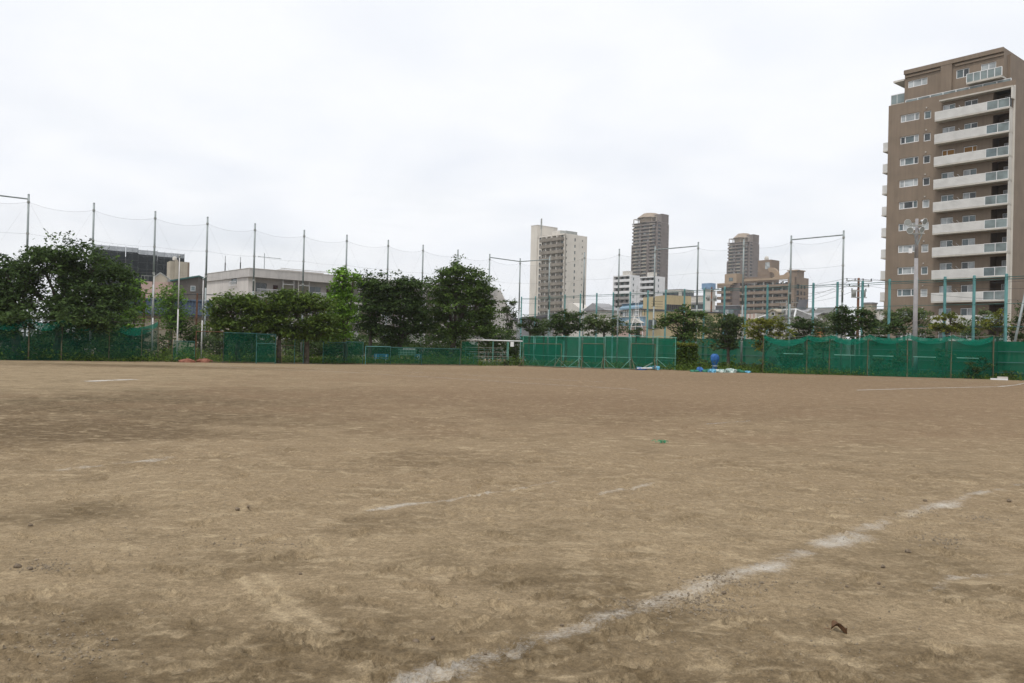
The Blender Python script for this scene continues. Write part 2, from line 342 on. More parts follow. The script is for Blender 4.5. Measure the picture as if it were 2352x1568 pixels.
    h = math_('ADD', math_('MULTIPLY', noise(30, 6, .7), .5), math_('MULTIPLY', noise(7, 6, .65, 5), 1.2))
    h = math_('ADD', h, math_('MULTIPLY', noise(110, 3, .6, 8), .22))
    bp = N.new('ShaderNodeBump'); bp.inputs['Strength'].default_value = .7; bp.inputs['Distance'].default_value = .035; L.new(h, bp.inputs['Height']); L.new(bp.outputs[0], b.inputs['Normal'])
    return m
M['dirt'] = mat_dirt()
M['earth'] = mat('town_ground', (.17, .16, .13), .95, .3, .05, c2=(.09, .09, .07))
g = MB().quad((-1400, -150, -.12), (1400, -150, -.12), (1400, 1600, -.12), (-1400, 1600, -.12)).build('ground', M['earth']); tag(g, kind='structure')
_gm = grid_ground(); _gm.materials.append(M['dirt']); fld = link('dirt_field', _gm); tag(fld, kind='structure')

# chalk lines: thin worn sheets that follow the soil
def mat_chalk(name, a, thr=.5):
    m = bpy.data.materials.new(name); m.use_nodes = True; nt = m.node_tree; N = nt.nodes; L = nt.links; b = N['Principled BSDF']; out = N['Material Output']
    b.inputs['Base Color'].default_value = (.68, .66, .62, 1); b.inputs['Roughness'].default_value = 1; b.inputs['Specular IOR Level'].default_value = 0
    tc = N.new('ShaderNodeTexCoord'); n1 = N.new('ShaderNodeTexNoise'); n1.inputs['Scale'].default_value = 2.6; n1.inputs['Detail'].default_value = 8; n1.inputs['Roughness'].default_value = .72; L.new(tc.outputs['Object'], n1.inputs[0])
    n2 = N.new('ShaderNodeTexNoise'); n2.inputs['Scale'].default_value = 60; n2.inputs['Detail'].default_value = 3; n2.inputs['Roughness'].default_value = .8; L.new(tc.outputs['Object'], n2.inputs[0])
    w = N.new('ShaderNodeAttribute'); w.attribute_name = 'wear'
    ad = N.new('ShaderNodeMath'); ad.operation = 'ADD'; L.new(n1.outputs[0], ad.inputs[0]); L.new(w.outputs['Fac'], ad.inputs[1])
    a2 = N.new('ShaderNodeMath'); a2.operation = 'MULTIPLY_ADD'; L.new(n2.outputs[0], a2.inputs[0]); a2.inputs[1].default_value = .5; L.new(ad.outputs[0], a2.inputs[2])
    mr = N.new('ShaderNodeMapRange'); mr.inputs[1].default_value = thr + .22; mr.inputs[2].default_value = thr + .46; mr.inputs[3].default_value = 0; mr.inputs[4].default_value = a; L.new(a2.outputs[0], mr.inputs[0])
    tr = N.new('ShaderNodeBsdfTransparent'); mx = N.new('ShaderNodeMixShader'); L.new(mr.outputs[0], mx.inputs[0]); L.new(tr.outputs[0], mx.inputs[1]); L.new(b.outputs[0], mx.inputs[2]); L.new(mx.outputs[0], out.inputs[0])
    return m
M['chalk'] = mat_chalk('chalk', .55, .50); M['chalk_faint'] = mat_chalk('faint_chalk', .38, .46); M['chalk_bold'] = mat_chalk('bold_chalk', .7, .34); M['chalk_worn'] = mat_chalk('worn_chalk', .45, .58); M['chalk_haze'] = mat_chalk('chalk_dust', .20, .34)
M['dust_track'] = mat_chalk('pale_dust', .5, .42); M['dust_track'].node_tree.nodes['Principled BSDF'].inputs['Base Color'].default_value = (.41, .335, .225, 1)
def chalk(pts, width, m='chalk', step=.06, name='chalk_line', fray=1.0):
    P = [gp(*p) for p in pts]; q = []
    for a, b in zip(P[:-1], P[1:]):
        n = max(2, int((b - a).length / step)); q += [a.lerp(b, i / n) for i in range(n)]
    q.append(P[-1]); nw = 7 if width > .12 else 3; v = []; f = []; wear = []
    for i, p in enumerate(q):
        d = (q[min(i + 3, len(q) - 1)] - q[max(i - 3, 0)]).normalized(); s = Vector((-d.y, d.x, 0))
        wob = .25 * width * float(vnoise(p.x, p.y, 1.3)) * fray
        for k in range(nw):
            e = (k / (nw - 1) - .5); w = p + s * (e * width + wob); v.append([w.x, w.y, 0]); wear.append(.22 - 1.1 * abs(e) ** 1.5 * fray + (.20 * float(vnoise(w.x, w.y, .9)) + .30 * float(vnoise(w.x, w.y, 3.1))) * fray)
    v = np.array(v); v[:, 2] = stamp(v[:, 0], v[:, 1], hgt(v[:, 0], v[:, 1])) + (.004 if m == 'chalk_haze' else .007)
    for i in range(len(q) - 1):
        for k in range(nw - 1): a = i * nw + k; f.append((a, a + 1, a + nw + 1, a + nw))
    me = bpy.data.meshes.new(name); me.from_pydata(v.tolist(), [], f); me.materials.append(M[m]); me.polygons.foreach_set('use_smooth', [True] * len(f))
    at_ = me.attributes.new('wear', 'FLOAT', 'POINT'); at_.data.foreach_set('value', np.array(wear, np.float32))
    return tag(link(name, me), kind='structure')
chalk([(1623, 974), (1724, 967)], .12, 'chalk')
chalk([(195, 875.8), (250, 873.5), (310, 871.3)], .8, 'chalk', .3)
chalk([(430, 839), (560, 845), (791, 854.3), (909, 861.7), (1002, 866.5), (1210, 880), (1462, 894.5)], .13, 'chalk', .5, fray=.6)
chalk([(355, 832.5), (640, 842.5), (750, 847.5), (997, 857), (1198, 867.8), (1385, 877)], .12, 'chalk', .5, fray=.6)
chalk([(560, 834.6), (700, 837.5), (1000, 842), (1200, 846)], .10, 'chalk', .5)
chalk([(1969, 896), (2120, 891.7), (2300, 887.7), (2334, 884), (2365, 877)], .17, 'chalk_bold', .3)
chalk([(2290, 888), (2334, 884), (2365, 877)], .22, 'chalk_bold', .3)
chalk([(1480, 882.5), (1545, 886)], .12, 'chalk_faint', .4)
chalk([(1560, 855), (1760, 862), (1980, 867.5)], .12, 'chalk', .5)
chalk([(2060, 872.6), (2130, 871)], .12, 'chalk', .4)
chalk([(1960, 872), (2160, 878), (2300, 884)], .12, 'chalk_faint', .5)
# ------------------------------------------------------------------ buildings
M.update(
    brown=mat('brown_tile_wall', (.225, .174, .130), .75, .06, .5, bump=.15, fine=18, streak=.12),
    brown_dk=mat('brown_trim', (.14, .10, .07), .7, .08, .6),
    siding=mat('balcony_siding', (.62, .61, .59), .6, .06, 1.0),
    slab=mat('balcony_slab', (.52, .49, .44), .8, .06, 1.0, streak=.06),
    fglass=mat_glass('frosted_glass', (.19, .235, .235), .25),
    glass=mat_glass('window_glass', (.035, .045, .05)), glass2=mat_glass('window_glass_pale', (.12, .16, .17)),
    curtain=mat_glass('curtained_glass', (.42, .45, .46), .2), shade_o=mat('orange_blind', (.28, .15, .05), .8, .1),
    cream=mat('cream_tower', (.66, .615, .55), .85, .05, .15, streak=.08), cream_d=mat('grey_balcony', (.25, .22, .185), .85, .1, .4, streak=.15),
    tbrown=mat('tower_brown_hazed', (.165, .135, .124), .8, .1, .2), tband=mat('tower_band_hazed', (.225, .19, .174), .8, .1, .2), tpale=mat('tower_pale', (.33, .29, .235), .8, .1, .2),  # brown and band tones lightened: distance haze is put into the colour
    trecess=mat('tower_recess_shade', (.125, .107, .10), .8, .2, .3), dome=mat('dome_copper', (.29, .23, .175), .7, .1, .2),  # recess tone holds the balcony shade, paled by painted haze
    mwhite=mat('midrise_white', (.78, .775, .78), .8, .04, .2, streak=.06), mdark=mat('midrise_recess_shade', (.045, .052, .055), .7, .3, .5),  # near-black core behind the balconies: recess shade put into the colour
    mgrey=mat('midrise_grey', (.33, .31, .30), .8, .1, .3),
    tan=mat('tan_midrise', (.245, .185, .14), .85, .08, .3, streak=.08), tan2=mat('tan_midrise_pale', (.36, .27, .19), .85, .06, .3),
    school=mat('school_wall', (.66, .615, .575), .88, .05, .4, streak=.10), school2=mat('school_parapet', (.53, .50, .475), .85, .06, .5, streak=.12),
    schoolin=mat('school_recess_shade', (.46, .42, .395), .88, .06, .5), olive_panel=mat('olive_partition', (.125, .115, .08), .8, .08), door=mat('dark_red_door', (.07, .022, .022), .6, .1),  # recessed front wall toned darker: its shade is put into the colour
    yellow=mat('yellow_wall', (.52, .43, .26), .85, .05, .4, streak=.10), blue=mat('pale_blue_wall', (.24, .36, .46), .85, .06, .5), pink=mat('pink_wall', (.47, .335, .29), .85, .06, .5),
    pale=mat('pale_wall', (.58, .55, .50), .85, .06, .4, streak=.1), grey=mat('grey_wall', (.30, .30, .31), .85, .1, .4, streak=.1), dgrey=mat('dark_grey_wall', (.10, .10, .11), .8, .1, .4),
    beige=mat('beige_wall', (.44, .39, .31), .85, .07, .4, streak=.14), tank=mat('blue_tank', (.20, .31, .46), .6, .06), roofgrey=mat('grey_roof', (.17, .17, .165), .85, .15, 1.5, bump=.3, fine=5),
    tileblue=mat('blue_glazed_tile', (.034, .056, .09), .5, .25, 3.0), scaf=mat_net('scaffold_mesh', (.028, .034, .04), .93, .5, .06), scafl=mat_net('scaffold_guard_mesh', (.3, .32, .34), .55, .6, .2),
    taupe=mat('taupe_wall', (.115, .10, .09), .8, .1, .5), scafpipe=mat('scaffold_pipe', (.13, .14, .15), .6, .2),
    orange=mat('orange_wall', (.40, .18, .06), .85, .08),
)
M['fglass'].node_tree.nodes['Principled BSDF'].inputs['Roughness'].default_value = .3
class Frame:
    def __init__(s, name, label, cat, px, Z, ang=50, group=None):
        s.base = foot(px, Z); s.rz = R(90 - ang); s.root = empty(name, s.base, s.rz, label, cat, group)
    def _l(s, v): c, q = math.cos(-s.rz), math.sin(-s.rz); return Vector((v.x * c - v.y * q, v.x * q + v.y * c, v.z))
    def _h(s, px, py): return s._l(EYE - s.base), s._l(ray(px, py))
    def R(s, px, py, t=0.0): o, d = s._h(px, py); k = (-t - o.y) / d.y; p = o + d * k; return p.x, p.z
    def L(s, px, py, t=0.0): o, d = s._h(px, py); k = (-t - o.x) / d.x; p = o + d * k; return p.y, p.z
    def part(s, name, m, face=None, parent=None):
        mb = MB(face); mb.done = lambda smooth=False: mb.build(name, M[m] if isinstance(m, str) else m, parent or s.root, smooth); return mb
def win(fr, face, a0, a1, z0, z1, t=-.10, splits=(.5,), fm='white', w=.055, pm=None, dep=.08, parent=None):
    a0, a1 = sorted((a0, a1)); z0, z1 = sorted((z0, z1))
    mb = MB(face); mb.box(a0, a1, t, t + dep, z0, z0 + w).box(a0, a1, t, t + dep, z1 - w, z1).box(a0, a0 + w, t, t + dep, z0 + w, z1 - w).box(a1 - w, a1, t, t + dep, z0 + w, z1 - w)
    E = [a0 + w] + [a0 + (a1 - a0) * q for q in splits] + [a1 - w]
    for e in E[1:-1]: mb.box(e - w * .5, e + w * .5, t + .003, t + dep - .003, z0 + w, z1 - w)
    o = mb.build('window', M[fm], parent or fr.root)
    for i in range(len(E) - 1):
        pmi = pm if pm else rng.choice(('glass', 'glass2', 'glass2', 'curtain', 'curtain'))
        MB(face).box(E[i] + (w * .5 if i else 0), E[i + 1] - (w * .5 if i < len(E) - 2 else 0), t + .02, t + .035, z0 + w, z1 - w).build('pane', M[pmi], o)
    return o
def dwin(fr, face, a0, a1, z0, z1, t=-.12, m='glass', parent=None):
    a0, a1 = sorted((a0, a1)); z0, z1 = sorted((z0, z1)); return MB(face).box(a0, a1, t - .05, t, z0, z1).build('window', M[m], parent or fr.root)
def body(fr, m, sx, sy, z0, z1, inset=.25, name='wall_core'):
    """inner mass just behind the skins"""
    return fr.part(name, m).box(inset, sx - .02, inset, sy - .02, z0, z1).done()

# ---- the brown apartment block on the right
def apartment():
    F = Frame('apartment_block', 'tall brown apartment block with white balconies behind the floodlight pole', 'building', 2319.5, 102.5)
    L = F.L; S = L(2038, 400)[0]; pitch = 3.0
    top = L(2180, 214)[1]                                     # top of the main wall
    zslab = L(2147.4, 284.9)[1]                               # underside of the highest balcony
    sB0, sB1 = 0.0, L(2147.4, 285, 1.1)[0]; sG = L(2266, 270, 1.1)[0]
    wa = (L(2111.3, 270)[0], L(2068.3, 270)[0]); wb = (L(2138.5, 262)[0], L(2122, 262)[0]); za1, za0 = L(2070, 264.6)[1], L(2070, 281.5)[1]
    zb1, zb0 = L(2130, 254)[1], L(2130, 272.5)[1]
    wc = (L(2194, 250)[0], L(2165, 250)[0]); wd = (L(2246, 240)[0], L(2215, 240)[0]); sR = L(2281, 240)[0]
    nfl = 12; holes = []
    for k in range(nfl):
        dz = -pitch * k
        if zslab + dz < .3: break
        holes += [(wa[0], wa[1], za0 + dz, za1 + dz), (wb[0], wb[1], zb0 + dz, zb1 + dz)]
        zf = zslab + .2 + dz
        holes += [(wc[0], wc[1], zf + .1, zf + 2.15), (wd[0], wd[1], zf + .1, zf + 2.15), (.35, sR, zf, zf + 2.55)]
    mb = F.part('wall', 'brown', 'L'); mb.wall(0, S, 0, top, holes, 0, .25); mb.done()
    F.part('side_wall', 'brown').box(.01, 24, -.02, .0, 0, top).box(.01, 24, S - .3, S, 0, top).box(23.7, 24, 0, S, 0, top).done()
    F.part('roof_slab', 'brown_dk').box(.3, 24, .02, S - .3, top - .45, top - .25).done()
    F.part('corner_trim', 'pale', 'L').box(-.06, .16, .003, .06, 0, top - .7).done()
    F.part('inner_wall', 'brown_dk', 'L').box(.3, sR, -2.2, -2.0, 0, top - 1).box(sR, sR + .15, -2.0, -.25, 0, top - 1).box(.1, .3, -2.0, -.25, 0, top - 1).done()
    for k in range(nfl):
        dz = -pitch * k; zs = zslab + dz
        if zs < .3: break
        zf = zs + .2
        win(F, 'L', *wa, za0 + dz, za1 + dz, -.2, (.25, .74), w=.11, pm=None if k % 3 else 'curtain'); win(F, 'L', *wb, zb0 + dz, zb1 + dz, -.2, (), w=.11)
        if k == 2:
            win(F, 'L', *wc, zf + .12, zf + 2.1, -.2, (.6,), pm='shade_o', w=.08); win(F, 'L', *wd, zf + .12, zf + 2.1, -.2, (.35,), pm='shade_o', w=.08)
        else:
            win(F, 'L', *wc, zf + .12, zf + 2.1, -.2, w=.08); win(F, 'L', *wd, zf + .12, zf + 2.1, -.2, w=.08)
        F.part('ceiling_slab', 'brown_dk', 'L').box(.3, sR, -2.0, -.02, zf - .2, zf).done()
        win(F, 'L', .5, sR * .72, zf + .05, zf + 2.2, -1.98, (.4,), w=.08)
        b = F.part('balcony', 'slab', 'L').box(sB0 + .18, sB1, .005, 1.2, zs, zf).done()
        F.part('siding_panel', 'siding', 'L', b).box(sG, sB1, 1.12, 1.18, zf, zf + 1.1).box(sB1 - .06, sB1, .005, 1.12, zf, zf + 1.1).done()
        for q in range(6):
            zz_ = zf + .02 + q * .18; F.part('siding_board', 'siding', 'L', b).box(sG + .02, sB1 + .004, 1.18, 1.205, zz_, zz_ + .155).done()
        w_ = (sG - .2) / 2
        for q in range(2):
            g0 = .2 + q * w_; F.part('glass_panel', 'fglass' if rng.random() < .7 else 'glass2', 'L', b).box(g0 + .04, g0 + w_ - .04, 1.14, 1.16, zf + .06, zf + 1.06).done()
        r = F.part('railing', 'white', 'L', b); r.box(.18, sG, 1.12, 1.19, zf + 1.06, zf + 1.12).box(.18, sG, 1.13, 1.18, zf, zf + .05)
        for q in (.18, .2 + w_ - .03, sG - .06): r.box(q, q + .06, 1.125, 1.185, zf + .05, zf + 1.06)
        r.done()
        F.part('divider_post', 'pale', 'L', b).box(.16, .24, .06, 1.12, zf, zf + 2.75).done() if k else None
        v = F.part('vent_hood', 'slab', 'L', b); v.box(wb[0] + .5, wb[0] + .65, 0.003, .12, zb1 + dz + .35, zb1 + dz + .5); v.done()
        if k not in (2,):
            h = F.part('drying_pole_arm', 'white', 'L', b); am = (wc[0] + wd[1]) / 2
            h.tube(h.m(am - .25, .003, zf + 1.25), h.m(am - .1, .5, zf + 1.55), .035).tube(h.m(am + .35, .003, zf + 1.25), h.m(am + .5, .5, zf + 1.55), .035).done()
        # balcony ends showing past the far edge of the wall
        if k: 
            e = F.part('end_balcony', 'slab', 'L').box(S + .005, S + .8, -1.6, -.2, zs + .45, zs + .62).done()
            F.part('end_panel', 'siding', 'L', e).box(S + .02, S + .78, -.3, -.24, zs + .62, zs + 1.75).box(S + .72, S + .78, -1.6, -.3, zs + .62, zs + 1.75).done()
    # canopy line over the top balconies, parapet rail, penthouse
    zc = L(2240, 219)[1]; F.part('canopy', 'slab', 'L').box(.0, sB1 - .4, .005, .9, zc - .1, zc + .08).done()
    F.part('parapet_return', 'pale', 'L').box(.0, .16, .065, .9, zc - 1.5, zc - .1).done()
    ins = 1.3; s0 = L(2306, 150, -ins)[0]; s1 = L(2078, 190, -ins)[0]; ztop = L(2180, 139, -ins)[1]
    wp1 = (L(2129.8, 190, -ins)[0], L(2085.5, 190, -ins)[0]); zp = (L(2087, 202, -ins)[1], L(2087, 186, -ins)[1])
    wp2 = (L(2226, 165, -ins)[0], L(2196, 165, -ins)[0]); wp3 = (L(2288, 150, -ins)[0], L(2253, 150, -ins)[0]); zq = (L(2200, 180, -ins)[1], L(2200, 160, -ins)[1])
    mb = F.part('penthouse_wall', 'brown', 'L'); mb.wall(s0, s1, top - .2, ztop, [(*wp1, *zp), (*wp2, *zq), (*wp3, *zq)], -ins, .25); mb.box(s0, s0 + .02, -14, -ins, top - .2, ztop); mb.box(s1 - .02, s1, -14, -ins, top - .2, ztop); mb.done()
    F.part('penthouse_roof', 'brown_dk', 'L').box(s0 + .02, s1 - .02, -14, -ins - .02, ztop - .4, ztop - .2).done()
    win(F, 'L', *wp1, *zp, -ins - .18, (.3, .72), w=.09, pm='curtain'); win(F, 'L', *wp2, *zq, -ins - .18, (.45,), w=.09); win(F, 'L', *wp3, *zq, -ins - .18, (.5,), w=.09)
    a = L(2163, 150, -ins)[0]; b_ = L(2184, 150, -ins)[0]; mid = (s0 + s1) / 2
    F.part('pier', 'brown', 'L').box(b_ - .25, a, -ins + .003, -ins + .28, top, ztop - .55).done()
    F.part('fascia', 'brown', 'L').box(s0, s1 + .02, -ins + .003, -ins + .32, ztop - .55, ztop + .02).box(a + .1, s1 - .1, -ins + .003, -ins + .18, ztop - 1.0, ztop - .75).box(s0, b_ - .6, -ins + .003, -ins + .18, ztop - 1.0, ztop - .75).done()
    F.part('eave', 'pale', 'L').box(s1 + .025, s1 + 1.5, -6, -ins + .2, ztop - 1.35, ztop - 1.1).done()
    z0 = L(2225, 190.5, -.2)[1]
    bl = F.part('penthouse_balcony', 'slab', 'L').box(s0 - .3, L(2222, 185, -.1)[0], -ins + .005, .25, z0 - .25, z0).done(); e1 = L(2222, 185, -.1)[0]
    for q in range(5):
        w_ = (e1 - s0 + .3) / 5; F.part('glass_panel', 'fglass', 'L', bl).box(s0 - .3 + q * w_ + .05, s0 - .3 + (q + 1) * w_ - .05, .17, .19, z0 + .02, z0 + 1.05).done()
    r = F.part('railing', 'white', 'L', bl); r.box(s0 - .3, e1, .14, .22, z0 + 1.06, z0 + 1.13)
    for q in range(6): x = s0 - .3 + q * (e1 - s0 + .3) / 5; r.box(x - .04, x + .04, .145, .215, z0 + .003, z0 + 1.06)
    r.done()
    # terrace rail along the parapet and the glass corner at the far end
    r = F.part('terrace_railing', 'white', 'L'); r.box(.6, S - 2.2, -.35, -.29, top + .35, top + .42)
    for q in range(9): x = .6 + q * (S - 2.8) / 8; r.box(x - .05, x + .05, -.35, -.29, top, top + .35)
    r.done(); F.part('terrace_glass', 'fglass', 'L').box(.6, S - 2.2, -.33, -.31, top + .03, top + .33).done()
    c = F.part('corner_terrace', 'slab', 'L').box(s1 + .01, s1 + 1.9, -5.5, -ins, top + .3, top + .5).done()
    F.part('glass_panel', 'fglass', 'L', c).box(s1 + .02, s1 + 1.88, -ins - .06, -ins - .03, top + .55, top + 1.75).box(s1 + 1.85, s1 + 1.88, -5.4, -ins - .06, top + .55, top + 1.75).done()
    F.part('railing', 'white', 'L', c).box(s1 + .02, s1 + 1.9, -ins - .08, -ins - .02, top + 1.76, top + 1.84).box(s1 + 1.0, s1 + 1.06, -ins - .07, -ins - .025, top + .5, top + 1.76).box(s1 + 1.84, s1 + 1.9, -ins - .075, -ins - .025, top + .5, top + 1.76).done()
    F.part('rear_wing', 'brown').box(9, 24.2, -.8, 8, 0, top + 2.2).box(2.6, 24.1, 1.5, 9, top - .1, ztop - .6).done()
apartment()

# ---- school-like block behind the cherry trees
def school():
    F = Frame('flats_building', 'low grey-pink apartment building with long balconies behind the cherry trees', 'building', 566, 115, 48.8)
    Rr, L = F.R, F.L; zt = Rr(584, 616.6, .9)[1]; zp = zt - 1.15; X = Rr(1143, 663, .9)[0]; D = L(474, 628)[0]; n = 3; pitch = 2.8
    zf0 = zp - 2.65
    wz = (L(540, 652)[1], L(540, 643)[1]); wy = (L(544, 645)[0], L(530.5, 645)[0])
    F.part('end_wall', 'school', 'L').wall(0, D, 0, zp, [(wy[0], wy[1], wz[0] + dz, wz[1] + 0.35 + dz) for dz in (0, -2.8, -5.6) if wz[0] + dz > .3], 0, .2).done()
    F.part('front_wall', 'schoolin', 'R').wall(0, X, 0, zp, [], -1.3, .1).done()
    F.part('corner_pier', 'school', 'R').box(-.003, 1.1, -1.3, .0, 0, zp).done()
    F.part('rear_wall', 'school').box(.05, X, D - .3, D, 0, zp).box(X - .3, X, 1.4, D - .3, 0, zp).done()
    F.part('roof_parapet', 'school2').box(-.25, X, -.9, -.6, zp, zt).box(-.25, .05, -.6, D, zp, zt).box(.05, X, -.6, D, zp, zp + .25).done()
    F.part('parapet_cap', 'pale').box(-.3, X, -.95, -.55, zt, zt + .07).box(-.3, .1, -.55, D, zt, zt + .07).done()
    for dz in (0, -2.8, -5.6):
        if wz[0] + dz < .3: continue
        w = win(F, 'L', wy[0], wy[1], wz[0] + dz, wz[1] + .35 + dz, -.15, (), 'greybar', .06, 'glass2')
        r = F.part('window_guard', 'white', 'L', w); r.box(wy[0] - .1, wy[1] + .15, .2, .24, wz[0] + dz - .25, wz[0] + dz - .2).box(wy[0] - .1, wy[1] + .15, .2, .24, wz[0] + dz + .35, wz[0] + dz + .4)
        for q in range(12): a = wy[0] - .1 + q * (wy[1] - wy[0] + .22) / 11; r.box(a, a + .03, .205, .235, wz[0] + dz - .2, wz[0] + dz + .35)
        r.box(wy[0] - .1, wy[0] - .06, .003, .2, wz[0] + dz - .25, wz[0] + dz - .2).done()
    bays = 7; bw = (X - 1.2) / bays
    for fl in range(n):
        zf = zf0 - pitch * fl
        if zf < .2: continue
        s = F.part('balcony_slab', 'school2', 'R').box(1.1, X - .02, -1.29, .35, zf - .45, zf).done()
        for b in range(bays):
            x0 = 1.2 + b * bw; x1 = x0 + bw
            r = F.part('railing', 'white', 'R', s); flip = b % 2
            ra, rb = (x0 + .05, x0 + bw * .62) if not flip else (x0 + bw * .38, x1 - .05)
            r.box(ra, rb, .25, .31, zf + 1.06, zf + 1.12).box(ra, rb, .26, .30, zf + .06, zf + .1)
            k = int((rb - ra) / .13)
            for q in range(k + 1): a = ra + q * (rb - ra) / k; r.box(a - .014, a + .014, .265, .295, zf + .1, zf + 1.06)
            r.done()
            pa, pb = (rb, x1 - .05) if not flip else (x0 + .05, ra)
            pn = F.part('partition', 'olive_panel', 'R', s).box(pa + .1, pa + .1 + min(1.6, pb - pa - .2), .2, .26, zf, zf + 1.95).done()
            F.part('partition_frame', 'white', 'R', s).box(pa + .02, pa + .1, .19, .27, zf, zf + 2.63).box(pa + .1 + min(1.6, pb - pa - .2), pa + .18 + min(1.6, pb - pa - .2), .19, .27, zf, zf + 2.63).box(pa + .1, pa + .1 + min(1.6, pb - pa - .2), .195, .265, zf + 1.95, zf + 2.03).done()
            win(F, 'R', ra + .2, ra + 2.1, zf + .75, zf + 2.05, -1.296, (.5,), 'greybar', .05, pm=('glass', 'glass2')[flip]); 
            F.part('door', 'door', 'R').box(rb - .75, rb - .05, -1.29, -1.22, zf + .02, zf + 1.85).done()
            F.part('downpipe', 'pale', 'R').box(x0 - .04, x0 + .04, .36, .44, 0, zp).done() if fl == 0 and b else None
    F.part('corner_downpipe', 'pale', 'R').box(.9, 1.02, .02, .13, 0, zp - .25).done()
    F.part('roof_pipe', 'pale', 'R').box(Rr(645, 622, .9)[0], X - 2, .75, .83, zt + .35, zt + .43).done()
    F.part('roof_hatch', 'school2').box(6, 13, 2.5, 5, zt, zt + .55).done()
    F.part('end_stair', 'school').prism([(X, 0), (X + 5.5, 0), (X + 5.5, zp - 5.2), (X + 3.2, zp - 1.2), (X + 1.6, zt), (X, zt)], .2, 6).done()
    # roof aerials
    a = F.part('roof_aerial', 'pole'); xb, zb = Rr(607, 612, -3); a.tube((xb, 3, zt - 1), (xb, 3, Rr(607, 581, -3)[1]), .05).tube((xb - 1.0, 3, zb + 1.4), (xb + 2.6, 3, zb + 1.35), .035)
    for q in range(5): a.tube((xb - .8 + q * .75, 2.6, zb + 1.38), (xb - .8 + q * .75, 3.4, zb + 1.38), .02)
    a.done()
    for px, h in ((517, 587), (552, 590)):
        y, z = L(px, 617, -4); m_ = F.part('roof_mast', 'dark'); m_.tube((4, y, zt - .6), (4, y, z + 1), .09).tube((4, y, z + 1), (4, y, L(px, h, -4)[1]), .04).done()
    y, z = L(520, 616, -4); F.part('roof_cabin', 'pale').box(3, 4, y - .6, y + 1.2, zt - .6, zt + .7).done()
school()

# ---- cream tower
def cream_tower():
    F = Frame('cream_tower', 'cream apartment tower with grey balconies and a rooftop mast', 'building', 1291.4, 370, 51)
    Rr, L = F.R, F.L; zt = Rr(1291.4, 535)[1]; X = Rr(1347.4, 600)[0]; S = L(1244.5, 600)[0]; p = 2.9
    S2 = L(1241, 600)[0]; cols = [(1301.7, .55, .85), (1321, .85, 1.4), (1338, .5, .85)]; holes = []; z1 = Rr(1302, 545.0)[1]
    sl = L(1243.2, 550)[0]
    n = int(zt / p)
    for k in range(n):
        for px, w, h in cols: x = Rr(px, 560)[0]; holes.append((x - w / 2, x + w / 2, z1 - .6 - p * k - h / 2, z1 - .6 - p * k + h / 2))
    F.part('wall', 'cream', 'R').wall(0, X, 0, zt, holes, 0, .4).done()
    for k, h in enumerate(holes): dwin(F, 'R', *h, -.25, 'glass2' if k % 3 else 'glass')
    F.part('balcony_wall', 'cream', 'L').box(0, S, -.9, -.5, 0, zt - .6).done()
    F.part('end_pier', 'cream', 'L').box(S - .003, S + 3.0, -1.3, .2, 0, zt - 1.0).box(0.0, 1.0, -.5, .0, 0, zt).done()
    F.part('roof_edge', 'cream', 'L').box(0.005, S + 2, -8, .4, zt - .5, zt + .12).done()
    for k in range(n):
        z = zt - 2.75 - p * k
        if z < 1: break
        b = F.part('balcony', 'cream_d', 'L').box(.5, S, .0, 1.5, z, z + 1.25).done()
        F.part('balcony_lip', 'cream_d', 'L', b).box(.45, S + .05, 1.0, 1.6, z - .2, z).done()
        for q in range(4):
            a = .9 + q * (S - 1.2) / 4; dwin(F, 'L', a + .2, a + (S - 1.2) / 4 * (.72 if q % 2 else .55), z + .3, z + 2.5, -.44, rng.choice(('glass', 'glass', 'glass2')))
            F.part('party_wall', 'cream', 'L', b).box(a - .18, a + .18, -.5, 1.2, z + 1.25, z + 2.5).done() if q else None
        dwin(F, 'L', sl - .1, sl + .95, z + .3, z + 2.3, .25, 'glass')
    st = F.part('stair_tower', 'cream', 'L'); s0 = S + 3.0; ztt = L(1241, 516.8)[1]
    st.box(s0, s0 + 4.6, -12, .6, 0, ztt).done(); F.part('stair_cap', 'pale', 'L').box(s0 - .1, s0 + 4.7, -12.1, .7, ztt, ztt + .25).done()
    m_ = F.part('mast', 'greybar'); zm = L(1250, 500)[1]; q = s0 + 1.5
    m_.tube((.5, q - 3, zt - 1), (.5, q - 3, zm), .16).tube((.5, q - 3.4, zm - 5), (.5, q - 3.4, zm), .1).tube((.5, q - 2.6, zm - 5), (.5, q - 2.6, zm), .1).tube((.5, q - 3.5, zm - 2.5), (.5, q - 2.5, zm - 2.5), .12).done()
    F.part('roof_plant', 'greybar').box(1.5, 8.5, 1, 5, zt + .12, zt + 1.6).done()
    F.part('roof_cabin', 'pale').box(2.0, 7, 5.2, 11, zt + .12, zt + 2.2).prism([(8, zt), (8, zt + 3.2), (3, zt)], 11.2, 12).done()
cream_tower()

